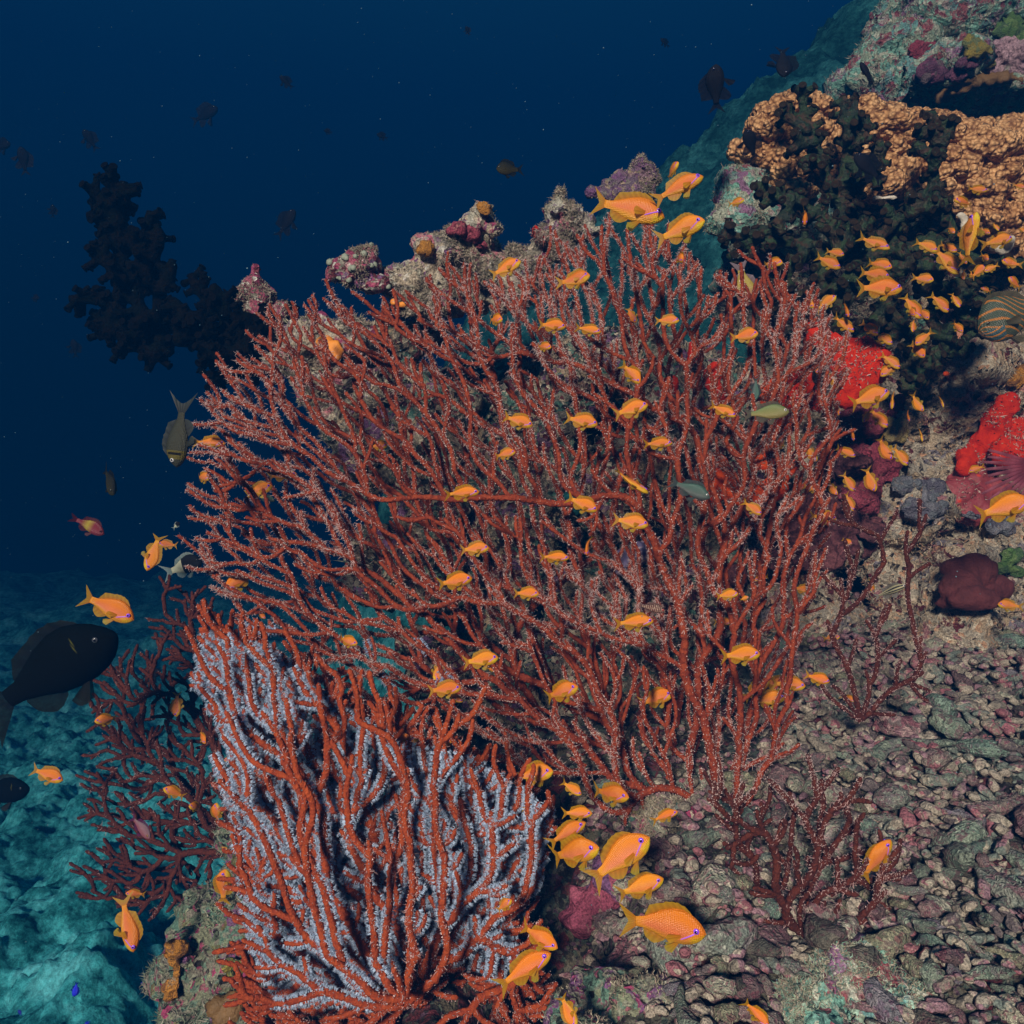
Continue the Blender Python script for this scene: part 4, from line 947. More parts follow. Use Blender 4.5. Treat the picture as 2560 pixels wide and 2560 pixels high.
crust('brownp', [(.10, .034, .040), (.14, .05, .055), (.085, .03, .035)], [(.16, .06, .06), (.06, .02, .025), (.12, .05, .05)], 14)
SP = 'encrusting_sponge'
patch(SP, C, [(900, 450, 90), (990, 540, 90), (890, 620, 90), (780, 430, 70), (690, 320, 60), (1040, 470, 60), (850, 700, 70), (980, 400, 60), (930, 520, 100), (640, 280, 40)], 'red', 'bright scarlet sponge below the dark green cup coral', 'sponge', at=1.84, flat=.8)
patch(SP, C, [(560, 620, 60, 90), (520, 720, 60, 70), (700, 770, 60, 50), (600, 560, 50, 60), (640, 700, 50)], 'red', 'scarlet sponge seen between the fan tips at its right edge', 'sponge', at=1.74, flat=.6)
patch(SP, C, [(390, 1010, 45, 60), (320, 1090, 60, 50), (470, 1130, 80, 45), (540, 1110, 40, 40), (450, 1230, 50, 80), (360, 1290, 80, 60), (240, 1270, 70, 90), (130, 1230, 60, 90), (300, 1370, 70, 60), (90, 1120, 46, 80), (60, 1300, 50, 60)], 'orangered', 'orange red lobed sponge glowing through the right side of the red fan', 'sponge', at=1.72, flat=.6)
patch(SP, C, [(440, 640, 60, 60), (380, 730, 50, 70), (470, 860, 60, 50)], 'orangered', 'orange red sponge lump behind the fan twigs left of the bright scarlet sponge', 'sponge', at=1.74, flat=.6)
patch(SP, C, [(60, 600, 55, 90), (100, 700, 50, 80)], 'red', 'scarlet sponge deep behind the upper right branches of the fan', 'sponge', at=1.74, flat=.6)
patch(SP, A, [(1800, 1320, 30, 60)], 'red', 'thin red sponge behind the upper right part of the fan', 'sponge', off=.03, sc=.5176)
patch(SP, A, [(1690, 1480, 38, 60)], 'red', 'small oval red sponge behind the upper middle of the fan', 'sponge', off=.03, sc=.5176)
patch(SP, C, [(820, 900, 90, 80), (920, 880, 80), (790, 1020, 90, 70), (900, 1060, 100, 80), (1000, 1120, 90, 90), (1090, 1150, 80, 70), (980, 1240, 80, 80), (1000, 1340, 70, 60), (920, 1300, 60), (1180, 740, 40, 50), (1110, 820, 40, 40)], 'magenta', 'flat dusky pink sponge sheet below the scarlet sponge', 'sponge', off=.06, flat=.35)
patch(SP, C, [(720, 1150, 90, 60), (860, 1260, 90, 60), (500, 1440, 110, 80), (680, 1400, 110, 90), (860, 1460, 110, 80), (1000, 1490, 80, 60), (600, 1560, 120, 80), (780, 1600, 120, 70), (420, 1620, 110, 80), (300, 1700, 110, 70), (520, 1700, 110, 60), (700, 1700, 90, 50), (980, 1600, 60, 60), (200, 1800, 90, 60)], 'brownp', 'purple brown wrinkled sponge behind the right side of the fan', 'sponge', off=.03, flat=.35)
patch(SP, C, [(1840, 750, 70, 60), (1760, 850, 80, 90), (1700, 970, 90, 80), (1620, 1060, 90, 70), (1570, 1120, 50, 60)], 'red', 'long blood red sponge by the right edge of the picture', 'sponge', off=.05)
patch(SP, C, [(1900, 950, 110, 110), (1960, 1060, 120, 100), (1830, 1040, 80, 80)], 'red', 'rounded dark red sponge cut by the right edge of the picture', 'sponge', off=.07)
patch(SP, C, [(1600, 1200, 120, 90), (1540, 1320, 120, 110), (1700, 1180, 110, 80), (1620, 1400, 100, 80), (1740, 1300, 90, 90)], 'maroon', 'maroon ball sponge with red pores left of the largest right hand fish', 'sponge', off=.06)
patch(SP, C, [(1600, 1760, 130, 80), (1540, 1850, 120, 80), (1700, 1860, 110, 80), (1640, 1930, 130, 50), (1500, 1950, 80, 40)], 'darkmaroon', 'very dark maroon lump above the rubble at the right', 'sponge', off=.05)
patch(SP, C, [(1150, 870, 50, 35), (1130, 940, 40, 40), (1200, 930, 40, 45)], 'yellow', 'pale yellow sponge with small dark pores beside the pink sheet', 'sponge', off=.03)
patch(SP, C, [(1220, 1230, 70, 50), (1350, 1270, 90, 60), (1300, 1380, 70, 50), (1420, 1380, 60, 40), (1800, 1480, 90, 50)], 'blueg', 'blue grey crust on the reef wall below the yellow sponge', 'crust', off=.015, flat=.3)
patch(SP, C, [(1880, 600, 50, 45), (1920, 560, 40)], 'ochre', 'small rust orange crust near the right edge above the red sponge', 'crust', off=.02)
patch(SP, C, [(1465, 562, 18)], 'orangered', 'tiny round orange red sponge left of the rust orange crust', 'sponge', off=.02)
patch('tunicate', G, [(1460, 790, 46, 60), (1510, 840, 40, 40)], 'lilac', 'lilac tunicate lobe behind the middle of the red fan', 'tunicate', off=.09, sc=.5176)
patch('tunicate', G, [(1560, 690, 40, 30), (1570, 760, 30, 50)], 'lilac', 'smaller lilac lobe above and right of the other lilac lobe', 'tunicate', off=.09, sc=.5176)
patch(SP, A, [(20, 1280, 30, 34), (75, 1300, 28, 40), (50, 1340, 20)], 'orange', 'orange sponge behind the upper left corner of the red fan', 'sponge', off=.02, sc=.5176)
patch(SP, A, [(360, 1075, 22)], 'orange', 'left one of two orange balls under the ridge', 'sponge', off=.01, sc=.5176, flat=.9, disp=((.002, 20),), dflt=1.8)
patch(SP, A, [(400, 1086, 24, 18)], 'orange', 'right one of two orange balls under the ridge', 'sponge', off=.01, sc=.5176, flat=.9, disp=((.002, 20),), dflt=1.8)
patch(SP, A, [(510, 800, 30, 34), (480, 830, 20), (535, 770, 20)], 'ochre', 'orange crust on the ridge left of its highest knob', 'crust', off=.01, sc=.5176, dflt=1.8)
patch(SP, A, [(1040, 725, 26, 30), (1060, 760, 34, 26), (1090, 765, 16)], 'red', 'small bright red sponge on the crest of the ridge', 'sponge', off=.02, sc=.5176, dflt=1.8)
patch(SP, A, [(790, 620, 22, 26)], 'ochre', 'rust red crust on the highest knob of the ridge', 'crust', off=.01, sc=.5176, dflt=1.8)
patch(SP, A, [(655, 715, 30, 30)], 'magenta', 'pink crust on the second knob of the ridge', 'crust', off=.01, sc=.5176, dflt=1.8)
patch(SP, A, [(735, 745, 36, 26), (770, 800, 30, 18)], 'magenta', 'pink crust on the ridge just below its highest knob', 'crust', off=.01, sc=.5176, dflt=1.8)
patch(SP, E, [(860, 1580, 40, 50), (900, 1560, 30), (880, 1740, 40, 70), (890, 1800, 30)], 'ochre', 'rust orange sponge on the left side of the mossy rock', 'sponge', off=.02, sc=.497)
patch(SP, E, [(1210, 1640, 70, 24), (1160, 1680, 40, 20)], 'mustard', 'yellow green crust on the mossy rock under the front fan', 'crust', off=.015, sc=.497)
patch(SP, E, [(1140, 1860, 60, 60)], 'brownalga', 'brown speckled lump at the bottom edge under the front fan', 'lump', off=.02, sc=.497)
patch(SP, B, [(1840, 300, 80, 60), (1900, 380, 90, 60), (1820, 410, 110, 30), (1900, 260, 50, 40)], 'lavender', 'pale lavender sponge sheet on the boulder at the upper right corner', 'sponge', off=.03, flat=.4, voxel=.007)
patch(SP, B, [(1830, 170, 70, 60), (1900, 230, 60, 60), (1880, 130, 60, 40), (1800, 210, 30)], 'lime', 'lime green algae clump on the upper right boulder', 'algae', off=.02, voxel=.006, disp=((.015, 30), (.01, 70)))
patch(SP, B, [(1620, 250, 50, 40), (1700, 300, 40, 30), (1640, 320, 40, 26), (1720, 390, 30, 26)], 'mustard', 'mustard yellow crust on the upper right boulder', 'crust', off=.02, voxel=.006)
patch(SP, B, [(1380, 430, 80, 70), (1330, 480, 50, 50)], 'plum', 'larger plum purple mound low on the upper right boulder', 'coral', off=.03, voxel=.006)
patch(SP, B, [(1530, 455, 50, 40)], 'plum', 'smaller plum purple mound right of the larger one on the boulder', 'coral', off=.03, voxel=.006)
patch(SP, B, [(1600, 390, 50, 30)], 'plum', 'dusky purple knob below the mustard crust on the boulder', 'coral', off=.02, voxel=.006)
patch(SP, B, [(1480, 565, 70, 40), (1540, 540, 50, 30), (1650, 490, 120, 22), (1800, 480, 120, 22)], 'brownalga', 'brown alga band across the foot of the upper right boulder', 'algae', off=.02, voxel=.006)
patch(SP, B, [(1370, 280, 60, 50), (1290, 310, 50, 40)], 'magenta', 'dull red crust on the left side of the upper right boulder', 'crust', off=.015, flat=.3, voxel=.006)
patch('dead_coral', B, [(1810, 1490, 60, 50), (1790, 1540, 30, 40), (1850, 1450, 40, 30)], 'bone', 'chalk white dead coral lump under the tan coral at the right edge', 'dead coral', off=.06)
patch('dead_coral', B, [(1575, 1350, 26, 60), (1560, 1300, 40, 24)], 'bone', 'chalk white dead coral finger left of the tall curved orange fish', 'dead coral', off=.06)
patch('dead_coral', B, [(1100, 1195, 70, 30)], 'bone', 'white dead coral chips at the heart of the dark green cup coral', 'dead coral', off=.04)
patch('coralline_lump', B, [(880, 1400, 40, 40), (860, 1330, 30, 40)], 'magenta', 'pink lump inside the dark green cup coral', 'crust', off=.12)
patch(SP, C, [(1500, 250, 50, 60), (1440, 220, 50, 30), (1530, 330, 24, 40)], 'salmon', 'salmon pink tufted lump in front of the dark green cup coral', 'hydroid', off=.15, disp=((.012, 40), (.008, 90)))
patch(SP, B, [(360, 1560, 70, 70), (420, 1600, 40, 50)], 'maroon', 'dusky red round sponge below left of the dark green cup coral', 'sponge', off=.06)
patch(SP, C, [(1860, 1660, 60, 50), (1800, 1740, 40, 30), (1880, 1770, 40, 30)], 'lime', 'green algae tuft on the reef wall near the right edge', 'algae', off=.015, disp=((.012, 40), (.008, 90)))
# coarse turf fringes on the right wall

# ------------------------------------------------------------------ fish
def interp(xs, ys, t): return np.interp(t, xs, ys)
TS = [0, .02, .06, .12, .2, .32, .45, .6, .75, .88, 1]
class Sp: pass
def species(**k):
    s = Sp(); s.top = [0, .035, .075, .115, .15, .178, .18, .150, .10, .060, .050]; s.bot = [0, .03, .065, .10, .13, .15, .15, .13, .085, .055, .048]
    s.wid = [0, .022, .042, .060, .072, .078, .070, .052, .032, .018, .012]; s.hs = 1; s.ws = 1; s.tail = (.15, .19, 1.5); s.cols = None
    s.fin = ((.74, .28, .004), (.66, .42, .012)); s.iris = (.26, .08, .80); s.stripe = True; s.eye = .033; s.res = (26, 18); s.dors = 1.0; s.low = 1.0
    for a, b_ in k.items(): setattr(s, a, b_)
    return s
def anth_cols(t, zr, x, z):
    c = np.zeros((len(t), 3))
    back = np.array((.74, .225, .002)); flank = np.array((.70, .20, .055)); belly = np.array((.68, .34, .006)); head = np.array((.73, .21, .002)); chin = np.array((.70, .46, .006))
    w_ = np.clip(zr * 1.6, 0, 1)[:, None]; c = flank * (1 - w_) + back * w_
    wb = np.clip(-zr * 1.6 - .35, 0, 1)[:, None]; c = c * (1 - wb) + belly * wb
    wh = np.clip((.26 - t) / .12, 0, 1)[:, None]; c = c * (1 - wh) + head * wh
    wc = (np.clip((.25 - t) / .08, 0, 1) * np.clip(-zr * 2, 0, 1))[:, None]; c = c * (1 - wc) + chin * wc
    wt = np.clip((t - .82) / .15, 0, 1)[:, None]; return c * (1 - wt) + np.array((.72, .30, .005)) * wt
def flatc(top, bot, patt=None):
    def f(t, zr, x, z):
        w_ = np.clip(zr * .5 + .5, 0, 1)[:, None]; c = np.array(bot) * (1 - w_) + np.array(top) * w_
        return patt(c, t, zr, x, z) if patt else c
    return f
M['fishbody'] = mat_col('fish_skin', .42, .45, 420, .16, bump=.15)
M['fishdark'] = mat_col('dark_fish_skin', .6, .10, 420, .25, bump=.15)
def scales(m):                                      # overlapping scale rows in the skin
    t = m.node_tree; L = t.links.new; p = t.nodes['Principled BSDF']; src = p.inputs['Base Color'].links[0].from_socket
    mp = N(t, 'ShaderNodeMapping'); mp.inputs['Scale'].default_value = (1, .6, 1.15); L(coords(t), mp.inputs[0])
    v = N(t, 'ShaderNodeTexVoronoi'); v.inputs['Scale'].default_value = 52; v.inputs['Randomness'].default_value = .35; L(mp.outputs[0], v.inputs[0])
    r = ramp(t, [(.25, (1.04, 1.04, 1.06)), (.62, (.86, .80, .72))]); L(v.outputs['Distance'], r.inputs[0]); L(mixc(t, src, r.outputs[0], .8, 'MULTIPLY'), p.inputs['Base Color'])
    b_ = N(t, 'ShaderNodeBump'); b_.invert = True; b_.inputs['Strength'].default_value = .35; b_.inputs['Distance'].default_value = .01; L(v.outputs['Distance'], b_.inputs['Height']); L(b_.outputs[0], p.inputs['Normal'])
M['fishplain'] = mat_col('smooth_dark_skin', .8, .02, 420, .25, bump=.1)
scales(M['fishbody']); scales(M['fishdark'])
def vary(m):                                        # each fish its own tone
    t = m.node_tree; L = t.links.new; p = t.nodes['Principled BSDF']; src = p.inputs['Base Color'].links[0].from_socket
    oi = N(t, 'ShaderNodeObjectInfo'); r = ramp(t, [(0, (1, 1.05, 1)), (.3, (.98, .88, .8)), (.5, (1.03, 1.25, .9)), (.7, (.84, .78, .8)), (1, (1, 1.1, 1.6))]); L(oi.outputs['Random'], r.inputs[0]); L(mixc(t, src, r.outputs[0], 1.0, 'MULTIPLY'), p.inputs['Base Color'])
vary(M['fishbody'])
M['fin'] = mat_col('fin_membrane', .5, .3, 500, .25, trans=.5, alpha=.80)
def plain(name, c, r=.25, s=.5):
    m, t, p = newmat(name); nn = N(t, 'ShaderNodeTexNoise'); nn.inputs['Scale'].default_value = 300; t.links.new(coords(t), nn.inputs[0])
    rr = ramp(t, [(.3, tuple(x * .8 for x in c)), (.7, tuple(min(1, x * 1.15) for x in c))]); t.links.new(nn.outputs[0], rr.inputs[0]); t.links.new(rr.outputs[0], p.inputs['Base Color'])
    p.inputs['Roughness'].default_value = r; p.inputs['Specular IOR Level'].default_value = s; return m
M['pupil'] = plain('pupil_black', (.004, .003, .006), .08, .8); M['violet'] = plain('violet_stripe', (.40, .13, .78), .5)
IR = {}
def iris(c):
    if c not in IR: IR[c] = plain('iris', c, .2, .7)
    return IR[c]
def body_w(s, t): return interp(TS, s.wid, t) * s.ws
def make_fish(s, bend, detail=2, mat='fishbody'):
    """parts of one fish, unit length, nose along +X"""
    nt_, na = s.res
    def bd(V):
        V = np.array(V, float); q = np.clip(.12 - V[:, 0], 0, 1); V[:, 1] += bend * q * q * 1.5; return V
    t = (np.linspace(0, 1, nt_)) ** 1.25; t[0] = .004
    x = .5 - .72 * t; tp = interp(TS, s.top, t) * s.hs; bt = interp(TS, s.bot, t) * s.hs; w_ = body_w(s, t)
    zc = -.012 * np.exp(-((t) / .2) ** 2)
    a = np.arange(na) / na * 2 * np.pi
    V = []; tt = []; zr = []
    for i in range(nt_):
        ca, sa = np.cos(a), np.sin(a); hh = np.where(ca > 0, tp[i], bt[i])
        V.append(np.stack([np.full(na, x[i]), w_[i] * np.sign(sa) * np.abs(sa) ** 1.25, zc[i] + hh * ca], 1)); tt.append(np.full(na, t[i])); zr.append(ca)
    V = np.concatenate(V + [np.array([[.503, 0, -.012]]), np.array([[-.222, 0, 0]])]); tt = np.concatenate(tt + [[0], [1]]); zr = np.concatenate(zr + [[0], [0]])
    i = np.arange(nt_ - 1)[:, None] * na; j = np.arange(na)[None]
    Fq = np.stack([i + j, i + na + j, i + na + (j + 1) % na, i + (j + 1) % na], -1).reshape(-1, 4)
    n0 = nt_ * na; j = np.arange(na)
    F3 = np.concatenate([np.stack([np.full(na, n0), j, (j + 1) % na], 1), np.stack([np.full(na, n0 + 1), (nt_ - 1) * na + (j + 1) % na, (nt_ - 1) * na + j], 1)])
    cols = s.cols(tt, zr, V[:, 0], V[:, 2])
    parts = [('body', mk('body', bd(V), [Fq, F3], M[mat], cols=cols), None)]
    def sheet(name, base, edge, rows=5, c0=None, c1=None, rip=.004, par=None):
        base = np.array(base); edge = np.array(edge); n = len(base); c0 = c0 or s.fin[0]; c1 = c1 or s.fin[1]
        u = np.linspace(0, 1, rows)[:, None, None]; G_ = base[None] * (1 - u) + edge[None] * u
        G_[..., 1] += rip * np.sin(np.arange(n) * 2.1)[None] * u[:, :, 0]
        Cc = np.array(c0) * (1 - u) + np.array(c1) * u; Cc = np.broadcast_to(Cc, (rows, n, 3)) * (1 - .22 * (np.arange(n) % 2))[None, :, None]
        i = np.arange(rows - 1)[:, None] * n; j = np.arange(n - 1)[None]
        F = np.stack([i + j, i + j + 1, i + n + j + 1, i + n + j], -1).reshape(-1, 4)
        ob = mk(name, bd(G_.reshape(-1, 3)), F, M['fin'], cols=Cc.reshape(-1, 3)); parts.append((name, ob, par)); return ob
    tl, th, tp_ = s.tail
    v = np.linspace(-1, 1, 17)
    sheet('tail_fin', np.stack([np.full(17, -.212), 0 * v, v * .048 * s.hs], 1), np.stack([-.222 - tl * (.42 + .58 * np.abs(v) ** tp_), 0 * v, v * th * (.35 + .65 * np.abs(v) ** .8)], 1), 7)
    tb = np.linspace(.20, .86, 16); bz = interp(TS, s.top, tb) * s.hs; bx = .5 - .72 * tb
    hgt = .062 * s.dors * (interp([0, .06, .18, .55, .8, 1], [.2, .85, 1.0, .95, 1.25, .15], np.linspace(0, 1, 16)) + .14 * (np.arange(16) % 2) * (np.linspace(1, 0, 16) > .45))
    sheet('dorsal_fin', np.stack([bx, 0 * bx, bz - .006], 1), np.stack([bx - hgt * .65, 0 * bx, bz + hgt], 1), 4)
    tb = np.linspace(.58, .88, 9); bz = -interp(TS, s.bot, tb) * s.hs; bx = .5 - .72 * tb
    hgt = .085 * s.low * np.array([.2, .75, 1, 1.05, 1.0, .9, .75, .5, .1]); sheet('anal_fin', np.stack([bx, 0 * bx, bz + .006], 1), np.stack([bx - hgt * .7, 0 * bx, bz - hgt], 1), 4)
    for sg in (-1, 1):
        b0 = np.array([[.235, sg * .018, -.128 * s.hs], [.20, sg * .02, -.135 * s.hs]]); u = np.linspace(0, 1, 6)[:, None]; base = b0[0] * (1 - u) + b0[1] * u
        e0 = np.array([.16, sg * .035, -.128 * s.hs - .12 * s.low]); e1 = np.array([.08, sg * .028, -.14 * s.hs - .045 * s.low])
        edge = e0 * (1 - u) + e1 * u + np.array([-.02, 0, -.02]) * np.sin(u * 3.1)
        sheet('pelvic_fin', base, edge, 4, c1=s.fin[1] if not s.stripe else (.50, .44, .03))
        if detail > 1:
            wv = float(body_w(s, np.array([.30]))[0]); c0 = np.array([.275, sg * wv * .93, -.02]); c1 = np.array([.265, sg * wv * .88, -.055]); base = c0 * (1 - u) + c1 * u
            e0 = np.array([.14, sg * (wv + .055), -.01]); e1 = np.array([.155, sg * (wv + .035), -.11]); edge = e0 * (1 - u) + e1 * u + np.array([-.03, 0, 0]) * np.sin(u * 3.1)
            sheet('pectoral_fin', base, edge, 4)
        te = .125; we = float(body_w(s, np.array([te]))[0]); r = s.eye; ze = .028 * s.hs
        hz = float(interp(TS, s.top, te)) * s.hs; yl = we * max(0, 1 - ((ze) / hz) ** 2) ** .62
        xe = .5 - .72 * te
        ev = ICO2[0] * [r, r * .5, r] + [xe, sg * (yl - r * .12), ze]; e_ = mk('eye', bd(ev), ICO2[1], iris(s.iris)); parts.append(('eye', e_, None))
        pv = ICO1[0] * [r * .5, r * .22, r * .5] + [xe, sg * (yl + r * .33), ze]; parts.append(('pupil', mk('pupil', bd(pv), ICO1[1], M['pupil']), e_))
        if s.stripe and detail > 0:
            k = 9; u = np.linspace(0, 1, k); sx = xe - r * .5 - u * .135; sz = ze - r * .75 - u * .072 * s.hs
            tq = (.5 - sx) / .72; wq = body_w(s, tq); hb = interp(TS, s.bot, tq) * s.hs; ht = interp(TS, s.top, tq) * s.hs
            hh = np.where(sz + .012 > 0, ht, hb); yy = wq * np.clip(1 - ((sz + .008) / hh) ** 2, .02, 1) ** .62 + .0025
            wdt = .0065 * (1.1 - .5 * u); 
            Vv = np.concatenate([np.stack([sx + wdt * .5, sg * yy, sz - wdt], 1), np.stack([sx - wdt * .5, sg * (yy + .001), sz + wdt], 1), np.stack([sx - wdt * .5, sg * (yy - .006), sz + wdt], 1), np.stack([sx + wdt * .5, sg * (yy - .006), sz - wdt], 1)])
            j = np.arange(k - 1); FF = np.concatenate([np.stack([j + a_ * k, j + 1 + a_ * k, j + 1 + ((a_ + 1) % 4) * k, j + ((a_ + 1) % 4) * k], 1) for a_ in range(4)])
            parts.append(('cheek_stripe', mk('cheek_stripe', bd(Vv), FF, M['violet']), None))
    # take the prototypes out of the scene; copies are linked later
    for _, ob, par in parts:
        COL.objects.unlink(ob)
    return parts
def put_fish(parts, name, head, tail, d, yaw=0, roll=0, lenmul=1.0, flip=1):
    hx, hy = head; tx, ty = tail
    dx, dz = hx - tx, -(hy - ty); Lp = math.hypot(dx, dz); dx /= Lp; dz /= Lp
    L = Lp * K * d / 1280 / max(.35, math.cos(R_(yaw))) * lenmul
    h = Vector((dx * math.cos(R_(yaw)), -math.sin(R_(yaw)), dz * math.cos(R_(yaw)))).normalized()
    up = Vector((0, 0, 1)) - h * h.z
    if abs(h.z) > .80: up = Vector((flip, 0, 0)) - h * h.x * flip
    up.normalize(); yv = up.cross(h)
    m = Matrix((h, yv, up)).transposed() @ Matrix.Rotation(R_(roll), 3, 'X')
    root = bpy.data.objects.new(name, None); COL.objects.link(root); root.empty_display_size = .01
    c = P((hx + tx) / 2, (hy + ty) / 2, d)
    root.matrix_world = Matrix.Translation(Vector(c)) @ m.to_4x4() @ Matrix.Scale(L, 4)
    done = {}
    for nm, ob, par in parts:
        c_ = ob.copy(); c_.parent = done.get(par, root) if par else root; COL.objects.link(c_); done[ob] = c_
    return root
ANTH = species(cols=anth_cols)
SLIM = species(cols=anth_cols, hs=.80, ws=.95, tail=(.16, .17, 1.5))
DEEP = species(cols=anth_cols, hs=1.12, ws=1.05, tail=(.16, .19, 1.4))
PR = {}
def proto(sname, s, bend, detail=2, mat='fishbody'):
    key = (sname, bend, detail)
    if key not in PR: PR[key] = make_fish(s, bend, detail, mat)
    return PR[key]
# fn, head xy, tail xy, yaw towards the viewer, depth, extra(roll, bend)
F_ = []
def add(fn, rows, d, jit=.03):
    for r in rows:
        hx, hy, tx, ty = r[:4]; yaw = r[4] if len(r) > 4 else 0; dd = r[5] if len(r) > 5 and r[5] else d + rfish.uniform(-jit, jit)
        roll = r[6] if len(r) > 6 else 0
        F_.append((fn(hx, hy), fn(tx, ty), yaw, dd, roll))
rfish = random.Random(12)
add(A, [(1665, 662, 1262, 572, 0, 1.22), (1848, 468, 1575, 590, 5, 1.19), (1842, 700, 1600, 770, 30, 1.20), (1722, 418, 1672, 470, 55, 1.34), (970, 880, 800, 950, 15, 1.28), (1300, 955, 1128, 985, 28, 1.27), (1745, 890, 1722, 808, 45, 1.3),
        (882, 1165, 800, 1150, 45), (1188, 1190, 1032, 1180), (1357, 1218, 1215, 1190, 8), (1117, 1295, 1030, 1278, 32), (1735, 1162, 1600, 1158, 5), (1522, 1178, 1482, 1082, 25, 1.5), (1542, 1468, 1455, 1352, 25), (1028, 1668, 862, 1618),
        (1342, 1662, 1158, 1625), (1584, 1565, 1392, 1625), (1702, 1752, 1536, 1762), (944, 1795, 825, 1822, 10), (330, 1765, 220, 1770, 20, 1.66)], 1.27)
add(G, [(1585, 450, 1393, 325, 0, 0, 60), (770, 442, 575, 458), (1340, 532, 1168, 462), (1587, 602, 1388, 570), (817, 712, 655, 728), (1204, 762, 1038, 755), (1284, 748, 1302, 640, 20, 0, 60), (735, 858, 540, 900), (1057, 932, 915, 935, 12), (1612, 1065, 1388, 1082),
        (186, 1172, 62, 1152, 20), (862, 1242, 660, 1275), (682, 1388, 495, 1410), (562, 1352, 590, 1240, 30, 1.5), (1242, 1372, 1060, 1460, 25), (1697, 1405, 1520, 1490, 20, 1.5), (492, 1612, 240, 1680), (645, 1622, 552, 1685, 25), (1122, 1770, 920, 1850, 30), (1262, 1902, 1150, 1838, 10),
        (1482, 1892, 1290, 1905, 38), (850, 1310, 800, 1290, 10, 1.55), (690, 1455, 600, 1420, 0, 1.55)], 1.27)
add(H, [(1327, 622, 1195, 640, 10, 1.24), (1642, 652, 1430, 665, 10, 1.12), (1600, 700, 1345, 880, 10, 1.18), (1672, 820, 1340, 990, 30, 1.08), (1980, 785, 1578, 1120, 8, 1.08), (1155, 1168, 1055, 1272, 20, 1.12), (992, 1000, 865, 1012, 25, 1.3), (905, 690, 850, 770, 20, 1.34), (440, 640, 405, 565, 30, 1.36),
        (1432, 1435, 1172, 1360, 28, 1.04), (1392, 1500, 1022, 1735, 0, 1.07), (1542, 1925, 1440, 1740, 20, .98), (380, 1600, 330, 1640, 30, 1.4), (235, 1775, 190, 1730, 30, 1.35)], 1.1)
add(I, [(352, 958, 218, 1015, 10, 1.25), (287, 1262, 45, 1370, 5, 1.12), (465, 1478, 55, 1470, 22, 1.0), (1312, 1082, 1180, 1315, 10, 1.15), (765, 1935, 640, 1805, 10, .98), (728, 242, 520, 258, 5), (1047, 372, 918, 338, 0), (932, 388, 760, 380, 10, 1.66), (880, 380, 700, 375, 0, 1.68), (770, 360, 640, 470, 0, 1.67),
        (1087, 165, 1008, 182, 20, 1.6), (598, 102, 505, 100, 0, 1.62), (1162, 458, 1080, 432, 10, 1.62), (1812, 18, 1935, 32, 0, 1.85), (805, 640, 770, 620, 20, 1.55), (845, 440, 660, 470, 0, 1.66)], 1.28)
add(C, [(317, 328, 148, 350, 25, 1.35), (645, 175, 595, 100, 50, 1.5), (792, 98, 660, 195, 10), (856, 232, 855, 105, 35, 0, 75), (907, 312, 755, 205), (1137, 388, 1020, 300, 0), (1050, 330, 935, 240, 0, 1.78), (1097, 400, 935, 410, 0, 1.85), (1017, 512, 890, 400), (1182, 535, 1060, 430), (1065, 580, 1185, 488, 0), (682, 565, 698, 448, 0, 1.6), (1318, 472, 1250, 365, 25), (1275, 392, 1390, 300, 0),
        (1300, 235, 1200, 60, 5), (1340, 245, 1300, 150, 35), (1252, 318, 1272, 220, 20), (1475, 195, 1360, 60), (1532, 172, 1500, 50, 20), (1548, 322, 1505, 235, 30), (842, 700, 738, 530, 5), (805, 818, 800, 690, 20, 0, 60), (1120, 672, 835, 765, 0, 1.72), (1022, 770, 1000, 655, 45), (1128, 782, 1146, 630, 10, 0, 60), (1318, 795, 1238, 672, 10),
        (1437, 772, 1425, 675, 20, 0, 70), (1108, 890, 985, 760, 0), (955, 860, 1015, 765, 10), (1235, 855, 1220, 765, 15, 0, 60), (1312, 978, 1305, 865, 15, 0, 60), (902, 972, 885, 845, 5, 0, 75), (915, 1065, 772, 1000), (1138, 1085, 1025, 930), (1228, 1120, 1132, 985), (678, 1095, 608, 975, 5, 1.62), (707, 1272, 578, 1238, 5, 1.62), (800, 1298, 738, 1200, 10, 1.7),
        (905, 1275, 830, 1148), (1032, 1278, 968, 1108), (900, 1395, 845, 1265, 5), (345, 1415, 222, 1322, 5, 1.34), (800, 1440, 615, 1420, 0, 1.62), (893, 1592, 825, 1560, 5, 1.75), (192, 822, 8, 745, 5, 1.33), (1598, 1155, 1700, 1120, 0), (1965, 1330, 1590, 1440, 5, 1.3), (1782, 288, 1900, 238, 10), (300, 1810, 412, 1788, 10, 1.62), (662, 1872, 515, 1860, 5, 1.6),
        (205, 1890, 55, 1915, 5, 1.34), (268, 1912, 210, 1935, 10, 1.4), (1003, 1878, 1010, 1800, 30, 1.7), (480, 960, 430, 1050, 0, 1.7), (1255, 225, 1235, 140, 40)], 1.82)
